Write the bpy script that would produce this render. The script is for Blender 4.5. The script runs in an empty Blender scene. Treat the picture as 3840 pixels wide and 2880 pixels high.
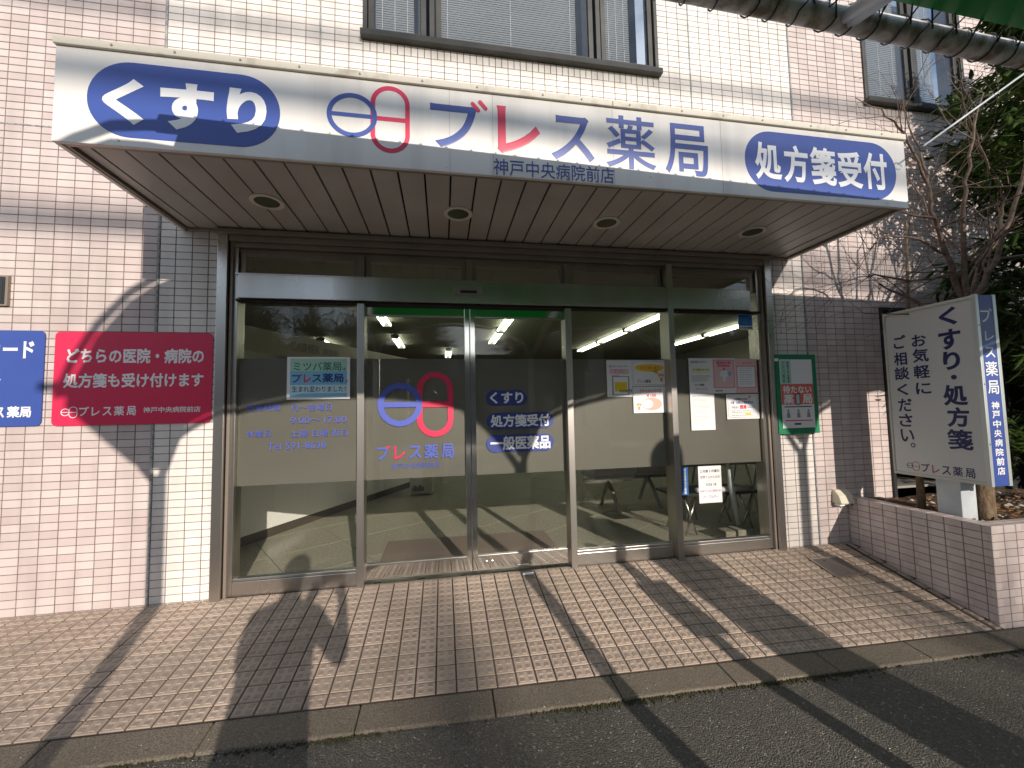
import bpy, bmesh, math, random
from mathutils import Vector, Matrix, Euler
random.seed(7)
R_ = math.radians
S = bpy.context.scene
COL = S.collection
# ------------------------------------------------------------------ camera
CP = Vector((-0.63221, -2.98894, 1.20059))
YAW, PIT, ROL, FPX = R_(9.76297), R_(3.48997), R_(-1.13806), 1506.29
fw = Vector((math.sin(YAW)*math.cos(PIT), math.cos(YAW)*math.cos(PIT), math.sin(PIT)))
r0 = Vector((math.cos(YAW), -math.sin(YAW), 0)); u0 = r0.cross(fw)
rt = r0*math.cos(ROL)+u0*math.sin(ROL); up = -r0*math.sin(ROL)+u0*math.cos(ROL)
cam = bpy.data.cameras.new('camera'); cam.sensor_width = 36; cam.lens = FPX/3840*36
cam.clip_start = 0.02; cam.clip_end = 400
camo = bpy.data.objects.new('camera', cam); COL.objects.link(camo)
camo.matrix_world = Matrix((( rt.x, up.x, -fw.x, CP.x), (rt.y, up.y, -fw.y, CP.y), (rt.z, up.z, -fw.z, CP.z), (0, 0, 0, 1)))
S.camera = camo
# ------------------------------------------------------------------ sky, sun, exposure
SUN = Vector((0.25, -1.0, 0.365)).normalized()      # towards the sun
w = bpy.data.worlds.new('World'); S.world = w; w.use_nodes = True
nt = w.node_tree; bg = nt.nodes['Background']
sky = nt.nodes.new('ShaderNodeTexSky'); sky.sky_type = 'NISHITA'; sky.sun_disc = False
sky.sun_elevation = math.asin(SUN.z); sky.sun_rotation = math.atan2(SUN.x, SUN.y)
sky.air_density = 1.0; sky.dust_density = 0.4; sky.ozone_density = 1.5
tc = nt.nodes.new('ShaderNodeTexCoord'); mpp = nt.nodes.new('ShaderNodeMapping'); mpp.inputs['Scale'].default_value = (1, 1, 2.6)
cn1 = nt.nodes.new('ShaderNodeTexNoise'); cn1.inputs['Scale'].default_value = 2.3; cn1.inputs['Detail'].default_value = 8; cn1.inputs['Roughness'].default_value = .58
crr = nt.nodes.new('ShaderNodeMapRange'); crr.inputs[1].default_value = .40; crr.inputs[2].default_value = .66; crr.inputs[4].default_value = .85
cn2 = nt.nodes.new('ShaderNodeTexNoise'); cn2.inputs['Scale'].default_value = 5; cn2.inputs['Detail'].default_value = 6
ccr = nt.nodes.new('ShaderNodeMix'); ccr.data_type = 'RGBA'; ccr.inputs[6].default_value = (3.4, 3.8, 4.4, 1); ccr.inputs[7].default_value = (9.5, 9.9, 10.4, 1)
cmx = nt.nodes.new('ShaderNodeMix'); cmx.data_type = 'RGBA'
for a_, b_ in ((tc.outputs['Generated'], mpp.inputs[0]), (mpp.outputs[0], cn1.inputs['Vector']), (mpp.outputs[0], cn2.inputs['Vector']), (cn1.outputs[0], crr.inputs[0]),
               (cn2.outputs[0], ccr.inputs[0]), (crr.outputs[0], cmx.inputs[0]), (sky.outputs[0], cmx.inputs[6]), (ccr.outputs[2], cmx.inputs[7]), (cmx.outputs[2], bg.inputs[0])): nt.links.new(a_, b_)
bg.inputs[1].default_value = 0.142
sl = bpy.data.lights.new('sun', 'SUN'); sl.energy = 4.55; sl.angle = R_(0.5); sl.color = (1.0, 0.90, 0.79)
so = bpy.data.objects.new('sun', sl); COL.objects.link(so)
so.rotation_euler = (-SUN).to_track_quat('-Z', 'Y').to_euler()
S.view_settings.view_transform = 'Standard'; S.view_settings.look = 'None'
S.view_settings.exposure = 0.0; S.view_settings.gamma = 1.0; S.view_settings.use_curve_mapping = False
S.render.engine = 'CYCLES'
S.cycles.max_bounces = 10; S.cycles.transparent_max_bounces = 24
# ------------------------------------------------------------------ helpers
def srgb(h):
    h = h.lstrip('#'); c = [int(h[i:i+2], 16)/255 for i in (0, 2, 4)]
    return tuple(x/12.92 if x <= .04045 else ((x+.055)/1.055)**2.4 for x in c)
def newmat(name):
    m = bpy.data.materials.new(name); m.use_nodes = True
    return m, m.node_tree, m.node_tree.nodes['Principled BSDF']
def mat(name, col, rough=.5, metal=0., col2=None, scale=6., detail=4., bump=0., bscale=120., spec=.5, stretch=None, rvar=0., contrast=(.35, .65)):
    m, t, b = newmat(name); N, L = t.nodes, t.links
    b.inputs['Base Color'].default_value = (*col, 1); b.inputs['Roughness'].default_value = rough
    b.inputs['Metallic'].default_value = metal; b.inputs['Specular IOR Level'].default_value = spec
    g = N.new('ShaderNodeNewGeometry'); v = g.outputs['Position']
    if stretch:
        mp = N.new('ShaderNodeMapping'); mp.inputs['Scale'].default_value = stretch; L.new(v, mp.inputs[0]); v = mp.outputs[0]
    if col2:
        n = N.new('ShaderNodeTexNoise'); n.inputs['Scale'].default_value = scale; n.inputs['Detail'].default_value = detail
        L.new(v, n.inputs['Vector'])
        r = N.new('ShaderNodeMapRange'); r.inputs[1].default_value, r.inputs[2].default_value = contrast; L.new(n.outputs[0], r.inputs[0])
        x = N.new('ShaderNodeMix'); x.data_type = 'RGBA'; x.inputs[6].default_value = (*col, 1); x.inputs[7].default_value = (*col2, 1)
        L.new(r.outputs[0], x.inputs[0]); L.new(x.outputs[2], b.inputs['Base Color'])
        if rvar:
            q = N.new('ShaderNodeMath'); q.operation = 'MULTIPLY_ADD'; q.inputs[1].default_value = rvar; q.inputs[2].default_value = rough
            L.new(r.outputs[0], q.inputs[0]); L.new(q.outputs[0], b.inputs['Roughness'])
    if bump:
        n2 = N.new('ShaderNodeTexNoise'); n2.inputs['Scale'].default_value = bscale; n2.inputs['Detail'].default_value = 5
        L.new(v, n2.inputs['Vector'])
        bp = N.new('ShaderNodeBump'); bp.inputs['Strength'].default_value = bump; bp.inputs['Distance'].default_value = .01
        L.new(n2.outputs[0], bp.inputs['Height']); L.new(bp.outputs[0], b.inputs['Normal'])
    return m
def emis(name, col, st):
    m, t, b = newmat(name); b.inputs['Base Color'].default_value = (*col, 1)
    b.inputs['Emission Color'].default_value = (*col, 1); b.inputs['Emission Strength'].default_value = st
    return m
def tilemat(name, cA, cB, off, cX=None, xl=None, rough=.42, mul=(10, 10, 20)):
    """glazed tile; every tile of the grid gets its own slight tint; beyond |x| = xl the colour is cX"""
    m, t, b = newmat(name); N, L = t.nodes, t.links
    g = N.new('ShaderNodeNewGeometry')
    mu = N.new('ShaderNodeVectorMath'); mu.operation = 'MULTIPLY_ADD'; mu.inputs[1].default_value = mul; mu.inputs[2].default_value = off
    L.new(g.outputs['Position'], mu.inputs[0])
    fl = N.new('ShaderNodeVectorMath'); fl.operation = 'FLOOR'; L.new(mu.outputs[0], fl.inputs[0])
    wn = N.new('ShaderNodeTexWhiteNoise'); wn.noise_dimensions = '3D'; L.new(fl.outputs[0], wn.inputs['Vector'])
    def mix(a, bb):
        x = N.new('ShaderNodeMix'); x.data_type = 'RGBA'; x.inputs[6].default_value = (*a, 1); x.inputs[7].default_value = (*bb, 1)
        L.new(wn.outputs[0], x.inputs[0]); return x.outputs[2]
    out = mix(cA, cB)
    if cX:
        sp = N.new('ShaderNodeSeparateXYZ'); L.new(g.outputs['Position'], sp.inputs[0])
        ab = N.new('ShaderNodeMath'); ab.operation = 'ABSOLUTE'; L.new(sp.outputs[0], ab.inputs[0])
        gt = N.new('ShaderNodeMath'); gt.operation = 'GREATER_THAN'; gt.inputs[1].default_value = xl; L.new(ab.outputs[0], gt.inputs[0])
        x = N.new('ShaderNodeMix'); x.data_type = 'RGBA'; L.new(gt.outputs[0], x.inputs[0]); L.new(out, x.inputs[6]); L.new(mix(*cX), x.inputs[7]); out = x.outputs[2]
    # weathering: rain streaks and speckle
    mp = N.new('ShaderNodeMapping'); mp.inputs['Scale'].default_value = (3.5, 3.5, .5); L.new(g.outputs['Position'], mp.inputs[0])
    n = N.new('ShaderNodeTexNoise'); n.inputs['Scale'].default_value = 1.6; n.inputs['Detail'].default_value = 6; L.new(mp.outputs[0], n.inputs['Vector'])
    r = N.new('ShaderNodeMapRange'); r.inputs[1].default_value = .42; r.inputs[2].default_value = .75; r.inputs[3].default_value = 1.0; r.inputs[4].default_value = .80; L.new(n.outputs[0], r.inputs[0])
    n3 = N.new('ShaderNodeTexNoise'); n3.inputs['Scale'].default_value = 420; n3.inputs['Detail'].default_value = 2; L.new(g.outputs['Position'], n3.inputs['Vector'])
    r3 = N.new('ShaderNodeMapRange'); r3.inputs[1].default_value = .3; r3.inputs[2].default_value = .7; r3.inputs[3].default_value = .93; r3.inputs[4].default_value = 1.05; L.new(n3.outputs[0], r3.inputs[0])
    mm = N.new('ShaderNodeMath'); mm.operation = 'MULTIPLY'; L.new(r.outputs[0], mm.inputs[0]); L.new(r3.outputs[0], mm.inputs[1])
    vm = N.new('ShaderNodeVectorMath'); vm.operation = 'SCALE'; L.new(out, vm.inputs[0]); L.new(mm.outputs[0], vm.inputs['Scale'])
    L.new(vm.outputs[0], b.inputs['Base Color'])
    b.inputs['Roughness'].default_value = rough; b.inputs['Specular IOR Level'].default_value = .4
    bp = N.new('ShaderNodeBump'); bp.inputs['Strength'].default_value = .12; bp.inputs['Distance'].default_value = .004
    L.new(n3.outputs[0], bp.inputs['Height']); L.new(bp.outputs[0], b.inputs['Normal'])
    return m

WL = {}
def finish(o, parent=None, loc=None):
    COL.objects.link(o)
    if parent is not None:
        o.parent = parent; p = WL[parent.name]; o.location = (Vector(loc) if loc is not None else Vector((0, 0, 0)))-p
    elif loc is not None: o.location = loc
    WL[o.name] = Vector(loc) if loc is not None else Vector((0, 0, 0))
    return o
def thing(name, label, cat, loc=(0, 0, 0), group=None, kind=None):
    o = bpy.data.objects.new(name, None); o.empty_display_size = .05
    finish(o, None, loc)
    if label: o['label'] = label
    if cat: o['category'] = cat
    if group: o['group'] = group
    if kind: o['kind'] = kind
    return o
def tag(o, label, cat, group=None):
    o['label'] = label; o['category'] = cat
    if group: o['group'] = group
    return o
class Fr:
    def __init__(s, o, u, v): s.o, s.u, s.v = Vector(o), Vector(u), Vector(v); s.n = s.u.cross(s.v)
    def p(s, u, v, w=0.): return s.o+s.u*u+s.v*v+s.n*w
class MB:
    def __init__(s): s.v = []; s.f = []
    def add(s, vs, fs):
        k = len(s.v); s.v += [tuple(v) for v in vs]; s.f += [tuple(i+k for i in f) for f in fs]; return s
    def box(s, x0, x1, y0, y1, z0, z1):
        return s.add([(x0, y0, z0), (x1, y0, z0), (x1, y1, z0), (x0, y1, z0), (x0, y0, z1), (x1, y0, z1), (x1, y1, z1), (x0, y1, z1)],
                     [(0, 3, 2, 1), (4, 5, 6, 7), (0, 1, 5, 4), (1, 2, 6, 5), (2, 3, 7, 6), (3, 0, 4, 7)])
    def fbox(s, F, u0, u1, v0, v1, w0, w1):
        P = [F.p(u, v, w) for w in (w0, w1) for v in (v0, v1) for u in (u0, u1)]
        return s.add(P, [(0, 2, 3, 1), (4, 5, 7, 6), (0, 1, 5, 4), (1, 3, 7, 5), (3, 2, 6, 7), (2, 0, 4, 6)])
    def prism(s, F, pts, w0, w1):
        n = len(pts)
        return s.add([F.p(u, v, w0) for u, v in pts]+[F.p(u, v, w1) for u, v in pts],
                     [tuple(range(n-1, -1, -1)), tuple(range(n, 2*n))]+[(i, (i+1) % n, n+(i+1) % n, n+i) for i in range(n)])
    def ring(s, F, A, B, w0, w1):
        n = len(A); k = [F.p(u, v, w) for w in (w0, w1) for P in (A, B) for u, v in P]; f = []
        for i in range(n):
            j = (i+1) % n
            f += [(2*n+i, 2*n+j, 3*n+j, 3*n+i), (i, n+i, n+j, j), (i, j, 2*n+j, 2*n+i), (n+i, 3*n+i, 3*n+j, n+j)]
        return s.add(k, f)
    def tube(s, pts, rad, n=8, caps=True):
        pts = [Vector(p) for p in pts]; m = len(pts)
        if not hasattr(rad, '__len__'): rad = [rad]*m
        d0 = (pts[1]-pts[0]).normalized(); a = d0.orthogonal().normalized(); V = []; f = []
        for i, p in enumerate(pts):
            d = (pts[min(i+1, m-1)]-pts[max(i-1, 0)]).normalized()
            a = (a-d*a.dot(d)); a = a.normalized() if a.length > 1e-6 else d.orthogonal().normalized(); b = d.cross(a)
            V += [p+(a*math.cos(2*math.pi*j/n)+b*math.sin(2*math.pi*j/n))*rad[i] for j in range(n)]
        for i in range(m-1):
            for j in range(n):
                f.append((i*n+j, i*n+(j+1) % n, (i+1)*n+(j+1) % n, (i+1)*n+j))
        if caps: f += [tuple(range(n-1, -1, -1)), tuple((m-1)*n+j for j in range(n))]
        return s.add(V, f)
    def mesh(s, name, m=None, smooth=False):
        me = bpy.data.meshes.new(name); me.from_pydata(s.v, [], s.f); me.update()
        if m: me.materials.append(m)
        if smooth: me.polygons.foreach_set('use_smooth', [True]*len(me.polygons))
        return me
    def build(s, name, m, parent=None, bevel=0, smooth=False, kind=None, label=None):
        o = bpy.data.objects.new(name, s.mesh(name, m, smooth)); finish(o, parent)
        if bevel:
            q = o.modifiers.new('bevel', 'BEVEL'); q.width = bevel; q.segments = 2; q.limit_method = 'ANGLE'; q.angle_limit = R_(50)
        if kind: o['kind'] = kind
        if label: o['label'] = label
        return o
def rrect(u0, v0, u1, v1, r, n=6):
    P = []
    for cx, cy, a in ((u1-r, v0+r, -90), (u1-r, v1-r, 0), (u0+r, v1-r, 90), (u0+r, v0+r, 180)):
        for i in range(n+1):
            t = R_(a+90*i/n); P.append((cx+r*math.cos(t), cy+r*math.sin(t)))
    return P
def ell(cu, cv, ru, rv, n=40): return [(cu+ru*math.cos(2*math.pi*i/n), cv+rv*math.sin(2*math.pi*i/n)) for i in range(n)]
_tc = {}
def textgeo(body, bold, vertical=False):
    k = (body, bold, vertical)
    if k in _tc: return _tc[k]
    d = bpy.data.curves.new('lettering', 'FONT'); d.body = '\n'.join(body) if vertical else body
    d.bevel_depth = bold; d.bevel_resolution = 1 if len(body) > 2 else 2; d.resolution_u = 2 if len(body) > 3 else 5
    if vertical: d.align_x = 'CENTER'
    o = bpy.data.objects.new('lettering_tmp', d); COL.objects.link(o)
    me = bpy.data.meshes.new_from_object(o.evaluated_get(bpy.context.evaluated_depsgraph_get()))
    V = [tuple(v.co) for v in me.vertices]; Fc = [tuple(p.vertices) for p in me.polygons]
    bpy.data.objects.remove(o); bpy.data.curves.remove(d); bpy.data.meshes.remove(me)
    _tc[k] = (V, Fc); return _tc[k]
def textmb(F, body, rect, w0=0., w1=.002, bold=.02, vertical=False, mb=None, keep=False):
    """rect = (u0, v0, u1, v1); the word is fitted to it"""
    V, Fc = textgeo(body, bold, vertical)
    xs = [v[0] for v in V]; ys = [v[1] for v in V]; zs = [v[2] for v in V]
    x0, x1, y0, y1, z0, z1 = min(xs), max(xs), min(ys), max(ys), min(zs), max(zs)
    su = (rect[2]-rect[0])/(x1-x0); sv = (rect[3]-rect[1])/(y1-y0); sw = (w1-w0)/max(z1-z0, 1e-6)
    cu = rect[0]
    if keep: su = min(su, sv); sv = su
    mb = mb or MB()
    return mb.add([F.p(cu+(x-x0)*su, rect[1]+(y-y0)*sv, w0+(z-z0)*sw if z1 > z0 else w1) for x, y, z in V], Fc)
def letter(name, F, body, rect, m, parent, w0=0., w1=.002, bold=.02, vertical=False, label=None):
    return textmb(F, body, rect, w0, w1, bold, vertical).build(name, m, parent, label=label)
def capsule(F, mb, u0, v0, u1, v1, w0, w1, width=.018):
    a = Vector((u0, v0)); b = Vector((u1, v1)); d = (b-a).normalized(); n = Vector((-d.y, d.x))*width/2; P = []
    for c, s0 in ((b, -1), (a, 1)):
        for i in range(7):
            t = R_(-90+180*i/6)
            e = (d*math.cos(t)-n.normalized()*math.sin(t)*-1) if s0 == -1 else (-d*math.cos(t)-n.normalized()*math.sin(t))
            P.append(tuple(c+e*width/2))
    return mb.prism(F, P, w0, w1)
def logo(F, c, k, mB, mR, parent, w0=0., w1=.002, t=.11, prefix='logo'):
    """round tablet and upright capsule side by side; c = (u0,v0,u1,v1) of the tablet, k = the same of the capsule"""
    cu, cv, ru, rv = (c[0]+c[2])/2, (c[1]+c[3])/2, (c[2]-c[0])/2, (c[3]-c[1])/2; th = ru*2*t
    m = MB(); rr = (k[2]-k[0])/2
    A = rrect(k[0], k[1], k[2], k[3], rr*.999, 10); B = rrect(k[0]+th, k[1]+th, k[2]-th, k[3]-th, (rr-th)*.999, 10)
    m.ring(F, A, B, w0, w1); vm = (k[1]+k[3])/2
    m.fbox(F, k[0]+th*.9, k[2]-th*.9, vm-th*.5, vm+th*.5, w0, w1-.0003)
    m.build(prefix+'_capsule', mR, parent)
    m = MB(); m.ring(F, ell(cu, cv, ru, rv, 48), ell(cu, cv, ru-th, rv-th, 48), w0, w1+.0006)
    m.fbox(F, cu-ru+th*.8, cu+ru-th*.8, cv-th*.45, cv+th*.45, w0, w1+.0003)
    m.build(prefix+'_tablet', mB, parent)
def brand(F, u0, v0, u1, v1, mB, mR, parent, w0=0., w1=.002, bold=.02, rects=None):
    """the shop name: first and third sign blue, second one and the two ticks red"""
    W = u1-u0; H = v1-v0
    if rects is None: rects = [(0, 0, .17, 1), (.215, 0, .36, .95), (.405, 0, .57, .96), (.605, -.03, .79, 1.04), (.83, -.03, 1, 1.02)]
    q = [(u0+a*W, v0+b*H, u0+c*W, v0+d*H) for a, b, c, d in rects]
    a = q[0]; w_ = a[2]-a[0]; h_ = a[3]-a[1]
    letter('lettering', F, 'フ', (a[0], a[1], a[0]+w_*.80, a[1]+h_*.90), mB, parent, w0, w1, bold)
    m = MB(); t = w_*.085+bold*h_*.9
    for s_ in (0, .15): capsule(F, m, a[0]+w_*(.73+s_), a[1]+h_*(.93+s_*.35), a[0]+w_*(.81+s_), a[1]+h_*(.83+s_*.35), w0, w1+.0004, t)
    m.build('lettering', mR, parent)
    letter('lettering', F, 'レ', q[1], mR, parent, w0, w1, bold)
    letter('lettering', F, 'ス', q[2], mB, parent, w0, w1, bold)
    letter('lettering', F, '薬', q[3], mB, parent, w0, w1, bold*.8)
    letter('lettering', F, '局', q[4], mB, parent, w0, w1, bold)
def proj(P):
    d = Vector(P)-CP; z = d.dot(fw)
    if z < .05: return None
    return 1920+FPX*d.dot(rt)/z, 1440-FPX*d.dot(up)/z, z
def seen(P, mg=60):
    q = proj(P)
    return q if q and -mg < q[0] < 3840+mg and -mg < q[1] < 2880+mg else None
# ------------------------------------------------------------------ materials
PK = (srgb('#cabab6'), srgb('#d9ccc7')); WH = (srgb('#e6ddd6'), srgb('#f0e9e2'))
M_tile = tilemat('glazed_wall_tile', *WH, (1e-3, .5, 1e-3), PK, 2.5)
M_ptile = tilemat('planter_tile', srgb('#cebcb8'), srgb('#ddcfca'), (.503, 2.003, .2503), rough=.4)
M_grout = mat('grout', srgb('#837470'), .9, col2=srgb('#6b5d59'), scale=9, bump=.3, bscale=300)
M_bead = mat('sealant', srgb('#b4b4b4'), .7, col2=srgb('#85878a'), scale=60, bump=.6, bscale=160)
M_pave = mat('paver', (.50, .395, .315), .72, col2=(.38, .305, .24), scale=2.4, bump=.35, bscale=420, detail=9, contrast=(.4, .6))
M_paveg = mat('paver_joint', (.055, .040, .035), .95, col2=(.115, .09, .075), scale=3, bump=.4, bscale=200)
M_kerb = mat('concrete_kerb', (.25, .21, .16), .9, col2=(.13, .105, .08), scale=130, detail=6, bump=.7, bscale=260)
M_moss = mat('moss', (.055, .058, .014), .95, col2=(.04, .036, .018), scale=40, bump=1, bscale=200)
M_steel = mat('brushed_steel', (.62, .59, .55), .26, 1., col2=(.50, .475, .44), scale=3, stretch=(1, 1, .1), bump=.02, bscale=400, rvar=.1)
M_bronze = mat('bronze_frame', (.34, .29, .245), .40, .45, col2=(.28, .24, .205), scale=3, stretch=(1, 1, .1))
M_mirror = mat('polished_steel', (.78, .76, .72), .07, 1.)
M_dark = mat('dark_gap', (.012, .011, .010), .8)
M_white = mat('fascia_sheet', srgb('#ece8e2'), .34, col2=srgb('#cfccc6'), scale=1.9, detail=8, stretch=(3.2, 1, .35), contrast=(.48, .82))
M_cream = mat('flashing', srgb('#d9d2c2'), .5, col2=srgb('#a89f8c'), scale=7, detail=8, contrast=(.55, .75))
M_blue = mat('sign_blue', (.045, .085, .34), .38, col2=(.055, .10, .37), scale=2)
M_blue_shaded = mat('decal_blue_shaded', (.028, .05, .25), .45)  # darker copy of the sign blue, the arch shadow put into the colour
M_red = mat('sign_red', (.72, .028, .095), .38)
M_ink = mat('ink_navy', (.022, .026, .115), .45)
M_inkb = mat('decal_blue', (.085, .12, .50), .45)
M_paper = mat('paper_white', srgb('#eeecec'), .6)
M_lit = mat('letter_white', srgb('#f2f2f2'), .4)
M_bk = mat('print_black', (.03, .03, .035), .6)
M_gy = mat('print_grey', (.30, .30, .32), .7)
M_pink = mat('print_pink', (.80, .30, .34), .6)
M_lpink = mat('print_pale_pink', (.84, .55, .55), .6)
M_yel = mat('print_yellow', (.86, .62, .03), .6)
M_or = mat('print_orange', (.76, .36, .10), .6)
M_sal = mat('print_salmon', (.86, .47, .38), .6)
M_grn = mat('board_green', (.008, .22, .10), .5)
M_mint = mat('print_mint', (.40, .66, .52), .6)
M_sky = mat('print_sky', (.22, .52, .72), .6)
M_purp = mat('print_purple', (.26, .24, .52), .6)
M_alu = mat('window_frame_dark', (.040, .040, .037), .42, .3, col2=(.065, .063, .057), scale=5)
M_soff = mat('soffit_plank', (.52, .495, .45), .34, col2=(.43, .405, .365), scale=2.5, detail=6)
M_galv = mat('painted_post', (.60, .64, .66), .45, col2=(.48, .52, .55), scale=8, detail=6)
M_pipe = mat('galvanised_pipe', (.66, .65, .62), .45, .15, col2=(.26, .225, .17), scale=14, detail=8, bump=.25, bscale=150, contrast=(.42, .62), rvar=.25)
M_bark = mat('bark', (.25, .175, .105), .92, col2=(.12, .08, .048), scale=34, detail=7, stretch=(1, 1, .45), bump=1., bscale=90)
M_twig = mat('twig_bark', (.19, .135, .105), .85, col2=(.09, .06, .045), scale=30)
M_soil = mat('soil', (.12, .075, .042), .95, col2=(.055, .034, .02), scale=26, bump=1., bscale=60)
M_blind = mat('blind_slat', (.80, .79, .77), .5)
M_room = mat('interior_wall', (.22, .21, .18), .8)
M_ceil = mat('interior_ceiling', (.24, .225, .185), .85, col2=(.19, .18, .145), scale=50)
M_tube = emis('fluorescent_tube', (.94, 1.0, .78), 9.0)
M_panel = mat('counter_panel', (.90, .89, .86), .35)
M_plinth = mat('counter_plinth', (.075, .058, .045), .6)
M_ifloor = mat('interior_floor_tile', (.50, .48, .385), .26, col2=(.38, .36, .285), scale=45, detail=6)
M_mat = mat('entrance_mat', (.34, .27, .225), .95, bump=.8, bscale=500)
M_plast = mat('beige_plastic', (.52, .49, .40), .45)
M_black = mat('black_plastic', (.02, .02, .022), .45)
M_grey = mat('grey_plastic', (.30, .29, .27), .5)
M_ctube = mat('chrome_leg', (.62, .60, .57), .25, 1.)
M_conc = mat('concrete_block', (.40, .37, .29), .9, col2=(.25, .23, .17), scale=40, bump=1, bscale=120)
M_tarp = mat('green_tarpaulin', (.004, .20, .055), .5)
def _tarp():
    t = M_tarp.node_tree; N, L = t.nodes, t.links; b = N['Principled BSDF']
    tr = N.new('ShaderNodeBsdfTranslucent'); tr.inputs[0].default_value = (.01, .36, .09, 1)
    mx = N.new('ShaderNodeMixShader'); mx.inputs[0].default_value = .42
    L.new(b.outputs[0], mx.inputs[1]); L.new(tr.outputs[0], mx.inputs[2]); L.new(mx.outputs[0], N['Material Output'].inputs[0])
_tarp()
def glassmat(name, tint, base):
    m, t, b = newmat(name); N, L = t.nodes, t.links; N.remove(b)
    tr = N.new('ShaderNodeBsdfTransparent'); tr.inputs[0].default_value = (*tint, 1)
    gl = N.new('ShaderNodeBsdfGlossy'); gl.inputs['Roughness'].default_value = 0.0; gl.inputs[0].default_value = (1, 1, 1, 1)
    lw = N.new('ShaderNodeLayerWeight'); lw.inputs[0].default_value = .5
    pw = N.new('ShaderNodeMath'); pw.operation = 'POWER'; pw.inputs[1].default_value = 4.5; L.new(lw.outputs['Facing'], pw.inputs[0])
    ma = N.new('ShaderNodeMath'); ma.operation = 'MULTIPLY_ADD'; ma.inputs[1].default_value = .9; ma.inputs[2].default_value = base; ma.use_clamp = True
    L.new(pw.outputs[0], ma.inputs[0])
    mx = N.new('ShaderNodeMixShader'); L.new(ma.outputs[0], mx.inputs[0]); L.new(tr.outputs[0], mx.inputs[1]); L.new(gl.outputs[0], mx.inputs[2])
    L.new(mx.outputs[0], N['Material Output'].inputs[0]); return m
M_glass = glassmat('window_glass', (.975, .98, .965), .048)
M_bglass = glassmat('upper_window_glass', (.93, .95, .97), .05)
def _film():
    m, t, b = newmat('frosted_film'); N, L = t.nodes, t.links
    b.inputs['Base Color'].default_value = (.128, .121, .105, 1); b.inputs['Roughness'].default_value = .45
    tr = N.new('ShaderNodeBsdfTranslucent'); tr.inputs[0].default_value = (.22, .215, .185, 1)
    mx = N.new('ShaderNodeAddShader'); L.new(b.outputs[0], mx.inputs[0]); L.new(tr.outputs[0], mx.inputs[1])
    L.new(mx.outputs[0], N['Material Output'].inputs[0]); return m
M_film = _film()
def _asphalt():
    m, t, b = newmat('asphalt'); N, L = t.nodes, t.links; g = N.new('ShaderNodeNewGeometry')
    vo = N.new('ShaderNodeTexVoronoi'); vo.inputs['Scale'].default_value = 150; L.new(g.outputs['Position'], vo.inputs['Vector'])
    r = N.new('ShaderNodeValToRGB'); e = r.color_ramp.elements
    e[0].position = 0; e[0].color = (.105, .098, .082, 1); e[1].position = 1; e[1].color = (.15, .14, .12, 1)
    for p_, c_ in ((.35, (.075, .07, .062, 1)), (.7, (.135, .122, .10, 1)), (.965, (.14, .13, .11, 1)), (.99, (.36, .345, .31, 1))):
        q = e.new(p_); q.color = c_
    sp = N.new('ShaderNodeSeparateColor'); L.new(vo.outputs['Color'], sp.inputs[0]); L.new(sp.outputs[0], r.inputs[0])
    n = N.new('ShaderNodeTexNoise'); n.inputs['Scale'].default_value = 1.5; n.inputs['Detail'].default_value = 6; L.new(g.outputs['Position'], n.inputs['Vector'])
    mr = N.new('ShaderNodeMapRange'); mr.inputs[3].default_value = .72; mr.inputs[4].default_value = 1.25; L.new(n.outputs[0], mr.inputs[0])
    sc = N.new('ShaderNodeVectorMath'); sc.operation = 'SCALE'; L.new(r.outputs[0], sc.inputs[0]); L.new(mr.outputs[0], sc.inputs['Scale'])
    L.new(sc.outputs[0], b.inputs['Base Color']); b.inputs['Roughness'].default_value = .85
    bp = N.new('ShaderNodeBump'); bp.inputs['Strength'].default_value = 1.; bp.inputs['Distance'].default_value = .006
    L.new(vo.outputs['Distance'], bp.inputs['Height']); bp.invert = True; L.new(bp.outputs[0], b.inputs['Normal']); return m
M_asph = _asphalt()
# ------------------------------------------------------------------ ground
def kx(x): return max(.105, .125+.0225*(x+2.5)) if x < 3.2 else .253
def gz(x, y): return y*kx(x) if y > -.945 else -.945*kx(x)
GX = [-6+.5*i for i in range(33)]
pav = thing('paving', None, None, (0, 0, 0), kind='structure')
m = MB()
for a, b in zip(GX[:-1], GX[1:]):
    if a >= 3: continue
    b = min(b, 2.81)
    if b <= a: continue
    m.add([(a, -.945, gz(a, -.945)-.006), (b, -.945, gz(b, -.945)-.006), (b, .04, .04*kx(b)*0-.006), (a, .04, -.006)], [(0, 1, 2, 3)])
m.build('paving_bed', M_paveg, pav)
def pave_mesh():
    mb = MB(); h = .0467; c = .0022; d = .0475
    F0 = Fr((0, 0, 0), (1, 0, 0), (0, 1, 0))
    def fr(u0, v0, u1, v1, z0, z1, c):
        mb.add([(u0, v0, z0), (u1, v0, z0), (u1, v1, z0), (u0, v1, z0), (u0+c, v0+c, z1), (u1-c, v0+c, z1), (u1-c, v1-c, z1), (u0+c, v1-c, z1)],
               [(4, 5, 6, 7), (0, 1, 5, 4), (1, 2, 6, 5), (2, 3, 7, 6), (3, 0, 4, 7)])
    fr(-h, -h, h, h, -.006, 0, c)
    for i in (-1, 1):
        for j in (-1, 1): fr(i*.0225-.0125, j*.0225-.0125, i*.0225+.0125, j*.0225+.0125, 0, .0032, .0012)
    return mb
M_pave2 = mat('paver_stud', (.40, .305, .262), .75, col2=(.29, .225, .19), scale=30, bump=.35, bscale=420, detail=6)
PV = pave_mesh(); PVm = PV.mesh('paver', M_pave); PVm.materials.append(M_pave2)
for p_ in PVm.polygons: p_.material_index = 1 if p_.center.z > .0031 else 0; cand = []
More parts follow.
